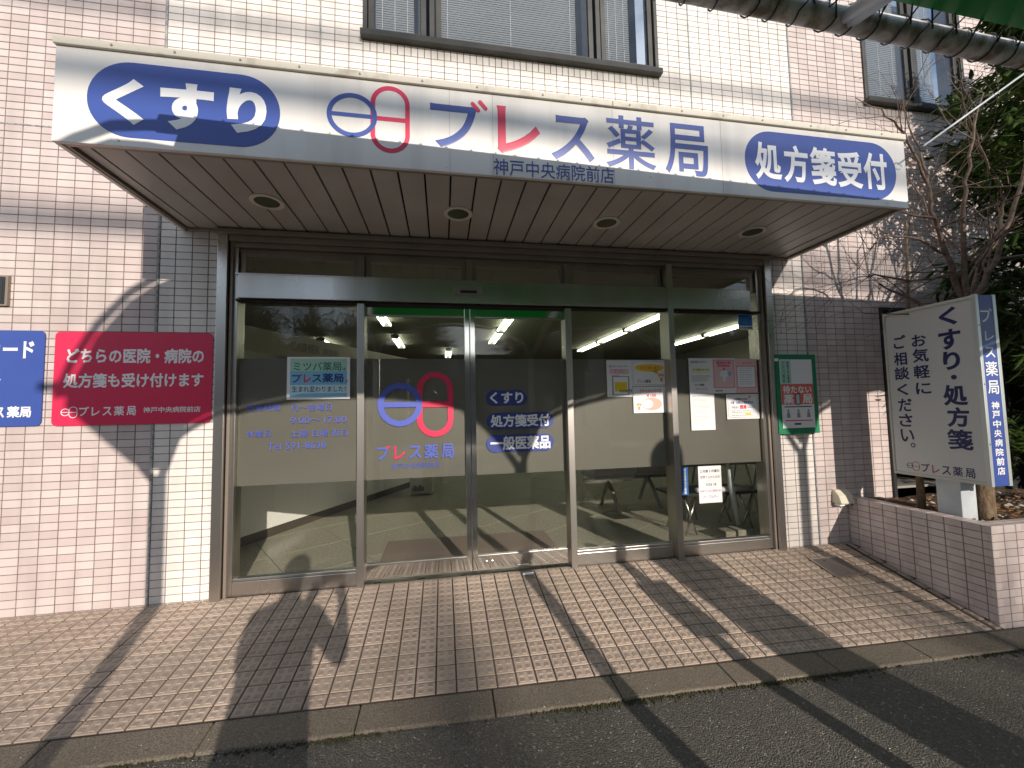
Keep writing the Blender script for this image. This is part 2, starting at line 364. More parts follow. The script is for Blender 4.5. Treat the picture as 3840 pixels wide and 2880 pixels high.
YR = [(0.0, -.085)]+[(-.085-.098*i, -.085-.098*(i+1)) for i in range(8)]+[(-.869, -.942)]
for i in range(-62, 29):
    xc = .07+.1*i
    if xc > 2.80: continue
    for (ya, yb) in YR:
        yc = (ya+yb)/2; k = kx(xc); P = Vector((xc, yc, yc*k)); q = seen(P, 100)
        if 2.2 < xc < 2.47 and -.38 < yc < -.18: continue
        if not -4.6 < xc: continue
        hole = abs(xc-2.77) < .001
        cand.append((q[2] if q else 99, P, (ya-yb)/.098, k, -yc*.0225))
cand.sort(key=lambda c: c[0]); rest = MB()
random.seed(3)
for n_, (z_, P, sy, k, kk) in enumerate(cand):
    rot = Euler((math.atan(k)+random.gauss(0, .006), math.atan(kk)+random.gauss(0, .006), 0)); dz = random.gauss(0, .0005)
    wx = .42 if P.x > 2.76 else 1
    if n_ < 300:
        o = bpy.data.objects.new('paver', PVm); finish(o, pav, P+Vector((0, 0, dz))); o.rotation_euler = rot; o.scale = (wx, sy*.972, 1)
    else:
        Mx = Matrix.Translation(P+Vector((0, 0, dz))) @ rot.to_matrix().to_4x4() @ Matrix.Diagonal((wx, sy*.972, 1, 1))
        rest.add([Mx @ Vector(v) for v in PV.v], PV.f)
o = rest.build('paver_field', M_pave, pav, kind='stuff'); o.data.materials.append(M_pave2)
for i_, p_ in enumerate(o.data.polygons): p_.material_index = 1 if i_ % 25 in (5, 10, 15, 20) else 0
# kerb
kb = thing('kerb', None, None, (0, -1, -.15), kind='structure')
KJ = [-1.02+.61*i for i in range(-6, 12)]
for a, b in zip(KJ[:-1], KJ[1:]):
    a += .002; b -= .003; y0, y1 = -1.098, -.949
    za, zb = gz(a, -.945)-.002, gz(b, -.945)-.002
    MB().add([(a, y0, za-.3), (b, y0, zb-.3), (b, y1, zb-.3), (a, y1, za-.3), (a, y0, za-.012), (b, y0, zb-.012), (b, y1, zb), (a, y1, za)],
             [(0, 3, 2, 1), (4, 5, 6, 7), (0, 1, 5, 4), (1, 2, 6, 5), (2, 3, 7, 6), (3, 0, 4, 7)]).build('kerb_stone', M_kerb, kb, bevel=.006)
m = MB()
XS = [-60, -20, -6]+GX[1:]+[20, 60]; YS = [-1.099, -2, -4, -10, -60]
def az(x, y): return gz(x, -.945)-.028+(y+1.1)*.012
for j in range(len(YS)-1):
    for i in range(len(XS)-1):
        a, b, c, d = XS[i], XS[i+1], YS[j], YS[j+1]
        m.add([(a, d, az(a, d)), (b, d, az(b, d)), (b, c, az(b, c)), (a, c, az(a, c))], [(0, 1, 2, 3)])
m.add([(-60, -1.099, -.6), (60, -1.099, -.6), (60, 60, -.6), (-60, 60, -.6)], [(0, 1, 2, 3)])
m.build('road', M_asph, kind='structure')
# moss, crumbs and litter along the kerb
m = MB(); random.seed(5)
for i in range(4200):
    x = random.uniform(-4, 4.5); d = random.expovariate(1)*.009
    if math.sin(x*2.1)+math.sin(x*5.3+1)+random.gauss(0, .8) < .1: continue
    p = Vector((x, -1.101-d, az(x, -1.1)+.001)); s_ = random.uniform(.004, .010)
    m.add([p+Vector((math.cos(t)*s_, math.sin(t)*s_, 0)) for t in (0, 2.1, 4.2)]+[p+Vector((0, 0, s_*.9))], [(0, 1, 3), (1, 2, 3), (2, 0, 3)])
m.build('moss', M_moss, kind='stuff')
m = MB()
for i in range(170):
    x = random.uniform(-3, 4); y = random.choice([random.uniform(-2.2, -1.1), random.uniform(-1.1, -.95)])
    p = Vector((x, y, (az(x, y) if y < -1.1 else gz(x, -.945)-.008)+.001)); s_ = random.uniform(.001, .0028)
    m.add([p+Vector((math.cos(t)*s_*random.uniform(.6, 1.8), math.sin(t)*s_, 0)) for t in (0, 1.6, 3.1, 4.7)]+[p+Vector((0, 0, s_))], [(0, 1, 4), (1, 2, 4), (2, 3, 4), (3, 0, 4)])
m.build('grit', mat('pale_grit', (.6, .58, .52), .7), kind='stuff')
# ------------------------------------------------------------------ tiled facade
bl = thing('pharmacy_building', 'pink and white tiled building front with dark framed upper windows', 'building', (0, 0, 0))
FW = Fr((0, 0, 0), (1, 0, 0), (0, 0, 1))
HOLES = [(-2.13, 2.147, -1, 2.455), (-1.2, 1.2, 3.98, 9), (3.3, 4.5, 3.98, 9), (3.28, 4.0, .2, 2.05), (4.4, 5.0, -1, 2.05)]
m = MB(); xs = sorted({-6, 7.5, *[h[0] for h in HOLES], *[h[1] for h in HOLES]}); zs = sorted({-.5, 6.2, *[h[2] for h in HOLES if h[2] > -.5], *[h[3] for h in HOLES if h[3] < 6]})
for a, b in zip(xs[:-1], xs[1:]):
    for c, d in zip(zs[:-1], zs[1:]):
        if any(h[0] < (a+b)/2 < h[1] and h[2] < (c+d)/2 < h[3] for h in HOLES): continue
        m.box(a, b, .0045, .20, c, d)
m.build('wall', M_grout, bl)
def tile_geo(u0, u1, v0, v1, g=.0026, ch=.0016):
    u0 += g; u1 -= g; v0 += g*.8; v1 -= g*.8
    return [(u0, .006, v0), (u1, .006, v0), (u1, .006, v1), (u0, .006, v1), (u0, ch, v0), (u1, ch, v0), (u1, ch, v1), (u0, ch, v1),
            (u0+ch, 0, v0+ch), (u1-ch, 0, v0+ch), (u1-ch, 0, v1-ch), (u0+ch, 0, v1-ch)], \
           [(8, 9, 10, 11), (4, 5, 9, 8), (5, 6, 10, 9), (6, 7, 11, 10), (7, 4, 8, 11), (0, 1, 5, 4), (1, 2, 6, 5), (2, 3, 7, 6), (3, 0, 4, 7)]
tb = MB(); tb.add(*tile_geo(-.05, .05, -.025, .025)); TM = tb.mesh('tile', M_tile)
full = []; rest = MB(); random.seed(11)
def clip(u0, u1, v0, v1):
    for h in HOLES:
        if h[0] < u1-1e-6 and h[1] > u0+1e-6 and h[2] < v1-1e-6 and h[3] > v0+1e-6:
            if h[0] <= u0+1e-6 and h[1] >= u1-1e-6:
                if h[2] <= v0+1e-6 and h[3] >= v1-1e-6: return None
                if h[2] > v0: v1 = h[2]
                else: v0 = h[3]
            elif h[0] > u0: u1 = h[0]
            else: u0 = h[1]
    return (u0, u1, v0, v1) if u1-u0 > .012 and v1-v0 > .012 else None
for i in range(-50, 72):
    for j in range(-4, 120):
        u0, u1, v0, v1 = i*.1, i*.1+.1, j*.05, j*.05+.05
        if (i in range(-12, 12) or i in range(33, 45)) and j in (78, 79): continue
        c = clip(u0, u1, v0, v1)
        if not c: continue
        mid = Vector(((u0+u1)/2, 0, (v0+v1)/2)); q = seen(mid, 60)
        if not q and not seen(mid, 900): continue
        whole = c == (u0, u1, v0, v1)
        hid = (-2.36 < mid.x < 2.36 and 2.45 < mid.z < 2.95) or (-3.05 < mid.x < -2.17 and 1.16 < mid.z < 1.74) or (mid.x < -3.12 and 1.16 < mid.z < 1.74)
        # beads of sealant take the place of a sliver of tile
        if i in (-26, 24) : c = (c[0], min(c[1], u1-.007), c[2], c[3]); whole = False
        if i in (-25, 25) : c = (max(c[0], u0+.007), c[1], c[2], c[3]); whole = False
        if whole and q and not hid and mid.z > 0: full.append((q[2], mid))
        else: rest.add(*tile_geo(*c))
full.sort(key=lambda c: c[0])
for n_, (z_, P) in enumerate(full):
    if n_ < 300: o = bpy.data.objects.new('tile', TM); finish(o, bl, P+Vector((0, random.uniform(-.0004, .0004), 0)))
    else: rest.add(*tile_geo(P.x-.05, P.x+.05, P.z-.025, P.z+.025))
for a, b in ((-12, 12), (33, 45)):     # upright tiles under the sills
    for i in range(a*2, b*2): rest.add(*tile_geo(i*.05, i*.05+.05, 3.9, 3.985))
rest.build('tile_field', M_tile, bl, kind='stuff')
for x, z0, z1 in ((-2.5, 0, 6), (2.5, 0, 6), (-1.5, 2.94, 6), (1.5, 2.94, 6)):
    pts = [(x+random.gauss(0, .0007), .001, z0+(z1-z0)*i/60) for i in range(61)]
    MB().tube(pts, [random.uniform(.0068, .0085) for _ in pts], 6).build('expansion_joint', M_bead, bl)
MB().tube([(-5, .001, 3.1), (-2.5, .001, 3.1)], .006, 6).build('expansion_joint', M_bead, bl)
# upper windows
def upper_window(x0, x1, z0, parts, blinds):
    wf = MB(); top = z0+1.5; y0, y1 = -.015, .06
    wf.box(x0, x0+.03, y0, y1, z0+.045, top); wf.box(x1-.03, x1, y0, y1, z0+.045, top); wf.box(x0, x1, y0, y1, top, top+.04)
    wf.box(x0-.012, x1+.012, -.055, y1, z0, z0+.045)
    for a, b in parts[1:]: wf.box(a-.05, a-.012, y0+.012, y1, z0+.045, top)
    w_ = wf.build('window_frame', M_alu, bl, bevel=.002)
    for k_, (a, b) in enumerate(parts):
        s_ = MB(); yo = .012
        s_.box(a, a+.04, yo, yo+.03, z0+.055, top-.01); s_.box(b-.04, b, yo, yo+.03, z0+.055, top-.01); s_.box(a+.04, b-.04, yo, yo+.03, z0+.055, z0+.115)
        s_.build('sash', M_alu, w_, bevel=.002)
        MB().box(a+.04, b-.04, yo+.012, yo+.018, z0+.115, top-.02).build('pane', M_bglass, w_)
        if blinds[k_]:
            c, d = blinds[k_]; s_ = MB(); z = z0+.10
            while z < top:
                s_.add([(c, .078, z-.0028), (d, .078, z-.0028), (d, .070, z+.0028), (c, .070, z+.0028), (c, .0772, z-.0034), (d, .0772, z-.0034), (d, .0692, z+.0022), (c, .0692, z+.0022)],
                       [(0, 3, 2, 1), (4, 5, 6, 7), (0, 1, 5, 4), (1, 2, 6, 5), (2, 3, 7, 6), (3, 0, 4, 7)]); z += .0195
            for q in (c+.05, (c+d)/2, d-.05): s_.box(q-.0012, q+.0012, .066, .0665, z0+.08, top)
            s_.build('blind', M_blind, w_, kind='stuff')
    MB().box(x0, x1, .35, .36, z0, top).build('room_backdrop', mat('dim_room', (.03, .035, .045), .9), w_)  # dimness of the room is put into this sheet's dark colour
upper_window(-1.2, 1.2, 3.985, [(-1.165, -.735), (-.66, .63), (.70, 1.165)], [(-1.12, -.83), (-.62, .50), (.74, .98)])
upper_window(3.3, 4.5, 3.985, [(3.335, 3.86), (3.93, 4.46)], [(3.37, 3.80), (3.97, 4.24)])
# dark recess with shelves, and a back door, beyond the planter
rc = thing('service_window', 'dark framed recess in the tiled wall behind the pole sign', 'window', (3.64, 0, .3))
MB().box(3.28, 3.31, -.02, .18, .2, 2.05).box(3.97, 4.0, -.02, .18, .2, 2.05).box(3.31, 3.97, -.02, .18, 2.02, 2.05).box(3.31, 3.97, -.02, .18, .2, .23).build('frame', M_black, rc, bevel=.003)
MB().box(3.31, 3.97, .5, .52, .2, 2.05).box(3.28, 3.31, .2, .5, .2, 2.05).box(3.97, 4.0, .2, .5, .2, 2.05).build('back_panel', M_dark, rc)
MB().box(3.32, 3.96, .02, .48, .60, .625).build('shelf', M_grey, rc); MB().box(3.32, 3.96, .02, .48, .42, .44).build('shelf', M_grey, rc)
m = MB()
for i in range(5): m.box(3.36+.02*i, 3.62+.01*i, -.01+.03*i, .2+.03*i, .63+.008*i, .634+.008*i)
tag(m.build('paper_stack', M_paper), 'loose pile of white sheets on the shelf behind the pole sign', 'paper')
dr = thing('back_door', 'dark doorway in the tiled wall beyond the tree trunk', 'door', (4.7, .1, 0))
MB().box(4.4, 4.44, -.01, .15, -.4, 2.05).box(4.96, 5.0, -.01, .15, -.4, 2.05).box(4.44, 4.96, -.01, .15, 2.01, 2.05).build('frame', M_black, dr)
MB().box(4.44, 4.96, .10, .13, -.4, 2.01).build('leaf', M_alu, dr); MB().box(4.48, 4.5, .06, .1, .9, 1.1).build('handle', M_ctube, dr)
m = MB(); m.box(4.05, 4.9, -.32, -.02, -.2, .335); tag(m.build('door_step', M_ptile, bevel=.003), 'low pale tiled step by the back doorway', 'step')
# ------------------------------------------------------------------ storefront
sf = thing('storefront', 'bronze and steel glass shopfront with sliding doors under the canopy', 'storefront', (0, 0, 0))
for s_ in (-1, 1):
    a, b, c, d, e = (-2.13, -2.068, -2.062, -2.045, -2.02) if s_ < 0 else (2.147, 2.088, 2.082, 2.065, 2.035)
    a, b_, c_, d_, e_ = a, b, c, d, e
    MB().box(min(a, b), max(a, b), -.035, .19, -.08, 2.455).build('jamb', M_steel, sf, bevel=.002)
    MB().box(min(c, d), max(c, d), -.008, .12, -.08, 2.40).build('jamb', M_bronze, sf, bevel=.0015)
    MB().box(min(d, e), max(d, e), .012, .12, .0, 2.39).build('jamb', M_steel, sf, bevel=.0015)
    MB().box(min(b, c), max(b, c), .02, .12, -.05, 2.42).build('gap', M_dark, sf)
MB().box(-2.14, 2.157, -.062, .0, 2.425, 2.455).build('head_trim', M_bronze, sf, bevel=.003)
MB().box(-2.066, 2.086, -.03, .12, 2.385, 2.424).build('head_trim', M_bronze, sf, bevel=.003)
MB().box(-2.044, 2.064, -.004, .12, 2.352, 2.384).build('head_trim', M_bronze, sf, bevel=.002)
MB().box(-2.019, 2.034, .03, .12, 2.33, 2.351).build('head_trim', M_bronze, sf, bevel=.002)
MB().box(-1.995, 1.162, -.045, .06, 1.985, 2.150).build('header', M_steel, sf, bevel=.003)
MB().box(1.214, 1.925, -.045, .06, 1.985, 2.150).build('header', M_steel, sf, bevel=.003)
MB().box(-2.02, 1.9, -.030, .06, 2.151, 2.162).build('header_lip', M_steel, sf)
MB().box(-2.02, 2.04, -.02, .06, 1.972, 1.984).build('gap', M_dark, sf)
for x, z1 in ((-1.205, 1.97), (.33, 1.97), (1.188, 2.35)):
    MB().box(x-.0245, x+.0245, -.026 if x < 1 else -.05, .085, -.03, z1).build('mullion', M_steel, sf, bevel=.002)
sn = MB().box(-.545, -.335, -.068, -.046, 2.05, 2.102).build('door_sensor', M_grey, sf, bevel=.003); MB().box(-.50, -.38, -.072, -.0685, 2.055, 2.074).build('sensor_eye', M_black, sn)
# transoms
TX = [(-2.01, -1.235), (-1.185, -.455), (-.405, .315), (.365, 1.155), (1.22, 2.02)]
for a, b in TX:
    t_ = MB().box(a, a+.03, .03, .08, 2.163, 2.329).box(b-.03, b, .03, .08, 2.163, 2.329).box(a+.03, b-.03, .03, .08, 2.295, 2.329).box(a+.03, b-.03, .03, .08, 2.163, 2.185).build('transom_window', M_bronze, sf, bevel=.002)
    MB().box(a+.03, b-.03, .05, .056, 2.185, 2.295).build('pane', M_glass, t_)
for x in (-1.21, -.43, .34): MB().box(x-.024, x+.024, .0, .085, 2.163, 2.329).build('transom_mullion', M_bronze, sf, bevel=.002)
YG = .046
def film(a, b, parent): MB().box(a, b, YG+.0075, YG+.0085, .71, 1.583).build('frosted_film', M_film, parent)
def side_window(a, b, zr):
    o = MB().box(a, b, .012, .075, -.03, zr-.018).box(a, b, .022, .07, zr-.0175, zr).build('side_window', M_steel, sf, bevel=.003)
    MB().box(a, b, YG, YG+.006, zr, 1.972).build('pane', M_glass, o); film(a, b, o); return o
W1 = side_window(-2.02, -1.23, .108); W2 = side_window(.355, 1.163, .108); W3 = side_window(1.213, 2.035, .10)
def door(a, b, st):
    o = MB().box(a, b, .03, .065, .022, .034).box(a, b, .036, .062, 1.895, 1.905).build('sliding_door', M_steel, sf)
    MB().box(a, b, .034, .062, 1.9055, 1.972).build('top_rail', M_mirror, o)
    MB().box(st, st+.038, .026, .068, .022, 1.972).build('stile', M_mirror, o, bevel=.002)
    MB().box(a, b, .028, .062, .035, .118).build('kick_rail', M_mirror, o)
    MB().box(a, b, .032, .06, .1185, .128).build('rail', M_steel, o, bevel=.001)
    MB().box(a, b, YG, YG+.006, .128, 1.895).build('pane', M_glass, o)
    film(a, b, o)
    lx = st-.11 if st > -.45 and a < -1 else st+.14
    MB().prism(Fr((0, .028, 0), (1, 0, 0), (0, 0, 1)), ell(lx, .075, .016, .016, 20), 0, .006).build('lock', M_ctube, o, bevel=.002)
    return o
D1 = door(-1.18, -.432, -.470); D2 = door(-.428, .305, -.428)
m = MB(); m.box(-1.18, .305, .0, .08, -.02, .004); m.build('door_track', M_steel, sf)
m = MB()
for i in range(5): m.box(-1.12+.3*i, -1.07+.3*i, .008, .02, .0041, .006)
m.build('gap', M_dark, sf)
# decals on the glass (flat vinyl)
FG = Fr((0, YG-.0025, 0), (1, 0, 0), (0, 0, 1))
logo(FG, (-1.101, 1.086, -.784, 1.404), (-.824, 1.003, -.557, 1.484), M_inkb, M_red, D1, 0, .001, .135)
brand(FG, -1.103, .848, -.557, .948, M_inkb, M_red, D1, 0, .001, .022)
letter('lettering', FG, '神戸中央病院前店', (-1.004, .780, -.661, .820), M_inkb, D1, 0, .001, .0)
for r_, t_ in (((-.312, 1.224, .003, 1.341), 'くすり'), ((-.311, 1.046, .211, 1.168), '処方箋受付'), ((-.314, .872, .209, 1.004), '一般医薬品')):
    MB().prism(FG, rrect(*r_, (r_[3]-r_[1])*.49, 8), 0, .0008).build('blue_pill', M_blue_shaded, D2)
    letter('lettering', FG, t_, (r_[0]+.03, r_[1]+.014, r_[2]-.028, r_[3]-.012), M_lit, D2, .001, .002, .032)
for t_, r_ in (('営業時間', (-1.964, 1.217, -1.751, 1.266)), ('月〜金曜日', (-1.682, 1.213, -1.413, 1.262)), ('9:00〜17:00', (-1.684, 1.125, -1.313, 1.171)),
               ('休業日', (-1.962, 1.038, -1.81, 1.083)), ('土曜 日曜 祝日', (-1.682, 1.03, -1.307, 1.079)), ('Tel 591-8638', (-1.827, .949, -1.448, .996))):
    letter('lettering', FG, t_, r_, M_inkb, W1, 0, .001, .0)
# ------------------------------------------------------------------ canopy
cn = thing('canopy', 'long white boxed canopy sign over the shop entrance', 'canopy', (0, 0, 2.45))
CX, CY = 2.363, -.928
MB().box(-CX, CX, CY, CY+.02, 2.447, 2.902).build('fascia', M_white, cn, bevel=.002)
for x in (-CX, CX-.02): MB().box(x, x+.02, CY+.02, -.001, 2.447, 2.902).build('side_panel', M_white, cn)
MB().box(-CX-.004, .332, CY-.014, CY+.03, 2.903, 2.940).build('flashing', M_cream, cn, bevel=.003)
MB().box(.335, CX+.004, CY-.014, CY+.03, 2.903, 2.940).build('flashing', M_cream, cn, bevel=.003)
MB().box(-CX, CX, CY+.03, -.001, 2.925, 2.94).build('roof_sheet', M_cream, cn)
for i in range(16):
    MB().prism(Fr((-2.18+.292*i+random.gauss(0, .02), CY-.014, 2.921), (1, 0, 0), (0, 0, 1)), ell(0, 0, .0055, .0055, 10), 0, .003).build('screw', M_grey, cn)
MB().box(-CX+.02, CX-.02, CY+.022, CY+.045, 2.452, 2.475).box(-CX+.02, -CX+.035, CY+.045, -.001, 2.452, 2.475).box(CX-.035, CX-.02, CY+.045, -.001, 2.452, 2.475).box(-CX+.035, CX-.035, -.02, -.001, 2.456, 2.475).build('soffit_trim', M_bronze, cn)
MB().box(-CX+.02, CX-.02, CY+.02, -.001, 2.487, 2.495).build('soffit_back', M_dark, cn)
LX = [-1.66, -.525, .488, 1.625]; x = -2.26; random.seed(4)
xs = [-2.326]
while xs[-1] < 2.3: xs.append(min(-2.26+.14*len(xs)-.14+.14*0 if len(xs) == 1 else xs[-1]+.14, 2.326))
for a, b in zip(xs[:-1], xs[1:]):
    if b-a < .03: continue
    dz = random.gauss(0, .0012)
    MB().box(a+.0055, b-.0055, CY+.046, -.021, 2.468+dz, 2.484+dz).build('plank', M_soff, cn, bevel=.0012)
for x in (-.585, -.355, .333, 1.02):
    MB().box(x-.0007, x+.0007, CY-.0008, CY+.001, 2.45, 2.90).build('panel_seam', M_gy, cn)
for x, z in ((-.60, 2.478), (.555, 2.515), (-2.1, 2.475), (1.9, 2.47), (2.2, 2.475)):
    MB().prism(Fr((x, CY, z), (1, 0, 0), (0, 0, 1)), ell(0, 0, .006, .006, 10), 0, .003).build('rivet', M_white, cn)
for x in LX:
    Fd = Fr((x, -.446, 2.466), (1, 0, 0), (0, -1, 0))
    o = MB().ring(Fd, ell(0, 0, .092, .092, 36), ell(0, 0, .068, .068, 36), -.004, .007).build('downlight', M_cream, cn, bevel=.002)
    MB().prism(Fd, ell(0, 0, .068, .068, 36), .0005, .003).build('lens', mat('dim_lens', (.09, .10, .065), .15), o)
FC = Fr((0, CY, 0), (1, 0, 0), (0, 0, 1)); T0, T1 = .0005, .0022
MB().prism(FC, rrect(-2.232, 2.49, -1.413, 2.857, .18, 14), 0, .0012).build('blue_pill', M_blue, cn)
for t_, r_ in (('く', (-2.171, 2.552, -2.0, 2.776)), ('す', (-1.936, 2.548, -1.708, 2.782)), ('り', (-1.651, 2.558, -1.474, 2.785))):
    letter('lettering', FC, t_, r_, M_lit, cn, .0015, .003, .052)
logo(FC, (-1.197, 2.59, -.953, 2.823), (-.986, 2.524, -.79, 2.883), M_blue, M_red, cn, 0, .0015, .095)
a = (-.686, 2.576, -.386, 2.851)
letter('lettering', FC, 'フ', (-.686, 2.58, -.44, 2.818), M_blue, cn, T0, T1, .018)
m = MB(); capsule(FC, m, -.462, 2.836, -.432, 2.802, T0, T1+.0005, .021); capsule(FC, m, -.422, 2.850, -.392, 2.816, T0, T1+.0005, .021); m.build('lettering', M_red, cn)
letter('lettering', FC, 'レ', (-.332, 2.576, -.093, 2.843), M_red, cn, T0, T1, .026)
for t_, r_, b_ in (('ス', (-.031, 2.565, .219, 2.826), .018), ('薬', (.287, 2.55, .594, 2.863), .009), ('局', (.650, 2.54, .930, 2.852), .012)): letter('lettering', FC, t_, r_, M_blue, cn, T0, T1, b_)
letter('lettering', FC, '神戸中央病院前店', (-.354, 2.453, .330, 2.545), M_blue, cn, T0, T1, .004)
MB().prism(FC, rrect(1.175, 2.486, 2.28, 2.865, .185, 14), 0, .0012).build('blue_pill', M_blue, cn)
for t_, r_ in (('処', (1.241, 2.556, 1.427, 2.793)), ('方', (1.44, 2.552, 1.616, 2.792)), ('箋', (1.631, 2.553, 1.82, 2.797)), ('受', (1.829, 2.550, 2.018, 2.790)), ('付', (2.027, 2.553, 2.209, 2.798))):
    letter('lettering', FC, t_, r_, M_lit, cn, .0015, .003, .029)
# ------------------------------------------------------------------ wall signs
def board(name, label, cat, r, t, m_, rad=.03):
    o = thing(name, label, cat, ((r[0]+r[2])/2, -.004, r[1])); MB().prism(FW, rrect(*r, rad, 6), .0015, t).build('panel', m_, o); return o
rs = board('wall_sign', 'bright red rounded wall sign with white writing, left of the entrance', 'sign', (-3.057, 1.147, -2.156, 1.747), .009, M_red)
def rel(r, a): return (r[0]+a[0]*(r[2]-r[0]), r[3]-a[3]*(r[3]-r[1]), r[0]+a[2]*(r[2]-r[0]), r[3]-a[1]*(r[3]-r[1]))
R1 = (-3.057, 1.147, -2.156, 1.747)
letter('lettering', FW, 'どちらの医院・病院の', rel(R1, (.075, .175, .945, .345)), M_lit, rs, .009, .011, .034)
letter('lettering', FW, '処方箋も受け付けます', rel(R1, (.060, .445, .945, .605)), M_lit, rs, .009, .011, .030)
q = rel(R1, (.055, .80, .155, .92)); logo(FW, (q[0], q[1]+.014, q[0]+.048, q[3]-.012), (q[0]+.043, q[1], q[2], q[3]), M_lit, M_lit, rs, .009, .0105, .085)
brand(FW, *rel(R1, (.165, .805, .515, .90)), M_lit, M_lit, rs, .009, .0105, .02)
letter('lettering', FW, '神戸中央病院前店', rel(R1, (.56, .815, .93, .88)), M_lit, rs, .009, .0105, .016)
R2 = (-4.01, 1.15, -3.112, 1.75)
bs = board('wall_sign', 'blue rounded wall sign cut by the left edge, beside the red one', 'sign', R2, .009, M_blue)
for t_, r_ in (('カード', (-3.42, 1.575, -3.165, 1.685)), ('薬局', (-3.292, 1.205, -3.165, 1.275)), ('ス', (-3.352, 1.205, -3.305, 1.27)), ('食', (-3.435, 1.375, -3.33, 1.475))):
    letter('lettering', FW, t_, r_, M_lit, bs, .009, .011, .032)
pq = board('wall_plaque', 'small dark grey plaque with a thin border at the left edge', 'plaque', (-3.80, 1.905, -3.314, 2.097), .02, mat('plaque_rim', (.30, .25, .20), .5, .3), .004)
MB().prism(FW, rrect(-3.785, 1.915, -3.328, 2.087, .004, 2), .02, .024).build('plate', mat('plaque_plate', (.045, .05, .052), .4, .4), pq)
MB().ring(FW, rrect(-3.775, 1.925, -3.338, 2.077, .018, 4), rrect(-3.771, 1.929, -3.342, 2.073, .015, 4), .024, .0255).build('border', M_bk, pq)
letter('lettering', FW, 'ル', (-3.43, 1.955, -3.365, 2.045), M_bk, pq, .024, .026, .02)
# green framed board with the app flyer, right of the entrance
gb = thing('notice_board', 'green edged notice board with a red and white flyer on the right pillar', 'notice board', (2.33, -.01, .94))
Q = (2.130, .942, 2.525, 1.612); MB().prism(FW, rrect(*Q, .004, 2), .0365, .042).build('backing', M_grn, gb)
Q2 = (2.168, .990, 2.485, 1.570)
MB().fbox(FW, Q2[0], Q2[2], Q2[1], Q2[3], .042, .0428).build('flyer', M_paper, gb)
MB().fbox(FW, *[rel(Q2, (0, .36, 1, .66))[i] for i in (0, 2, 1, 3)], .0428, .0433).build('red_band', mat('flyer_red', (.75, .16, .12), .5), gb)
MB().fbox(FW, *[rel(Q2, (.02, .015, .34, .355))[i] for i in (0, 2, 1, 3)], .0428, .0433).build('mint_panel', M_mint, gb)
letter('lettering', FW, 'ミツバ薬局', rel(Q2, (.07, .03, .15, .34)), M_grn, gb, .0435, .044, .01, True)
letter('lettering', FW, '相談できる薬局', rel(Q2, (.22, .03, .28, .34)), M_bk, gb, .0435, .044, .015, True)
letter('lettering', FW, '待たない', rel(Q2, (.06, .385, .94, .50)), M_lit, gb, .0435, .0445, .03)
letter('lettering', FW, '薬', rel(Q2, (.06, .51, .38, .65)), M_lit, gb, .0435, .0445, .03)
letter('lettering', FW, '局', rel(Q2, (.64, .51, .95, .65)), M_lit, gb, .0435, .0445, .03)
MB().prism(FW, rrect(*rel(Q2, (.43, .50, .57, .665)), .006, 3), .0435, .0445).build('phone_picture', M_bk, gb)
MB().prism(FW, rrect(*rel(Q2, (.45, .515, .55, .65)), .003, 3), .0445, .0448).build('phone_picture_screen', mat('flyer_screen', (.55, .62, .66), .5), gb)
m = MB()
for a in (.12, .43, .74):
    q = rel(Q2, (a, .73, a+.14, .85)); cu = (q[0]+q[2])/2; m.prism(FW, ell(cu, q[3]-.012, .010, .012, 14), .0428, .0433); m.prism(FW, [(cu-.018, q[1]), (cu+.018, q[1]), (cu+.012, q[3]-.026), (cu-.012, q[3]-.026)], .0428, .0433)
m.build('figure_pictures', M_gy, gb)
m = MB(); m.fbox(FW, *[rel(Q2, (.08, .685, .92, .700))[i] for i in (0, 2, 1, 3)], .0428, .0433); m.fbox(FW, *[rel(Q2, (.36, .93, .56, .955))[i] for i in (0, 2, 1, 3)], .0428, .0433); m.build('small_print', M_bk, gb)
MB().fbox(FW, *[rel(Q2, (.08, .885, .92, .90))[i] for i in (0, 2, 1, 3)], .0428, .0433).build('red_line', M_red, gb)
MB().fbox(FW, 2.118, 2.16, 1.555, 1.580, .0425, .0435).build('sticker', M_paper, gb)
# valve cover
vc = thing('outlet_cover', 'cream hooded outlet cover low on the pink tiles by the planter', 'outlet cover', (2.71, -.01, .33))
m = MB(); prof = [(0, .455), (-.025, .45), (-.062, .41), (-.082, .355), (-.082, .338), (0, .338)]
m.add([(x, y, z) for x in (2.648, 2.79) for y, z in prof], [tuple(range(5, -1, -1)), tuple(range(6, 12))]+[(i, i+1, i+7, i+6) for i in range(5)])
m.build('hood', mat('cream_plastic', (.72, .66, .52), .5), vc, bevel=.012)
MB().box(2.655, 2.705, -.06, -.01, .322, .337).build('socket', M_lit, vc, bevel=.002); MB().prism(Fr((2.75, -.082, .33), (1, 0, 0), (0, 0, 1)), ell(0, .004, .012, .012, 16), 0, .006).build('knob', M_bk, vc)
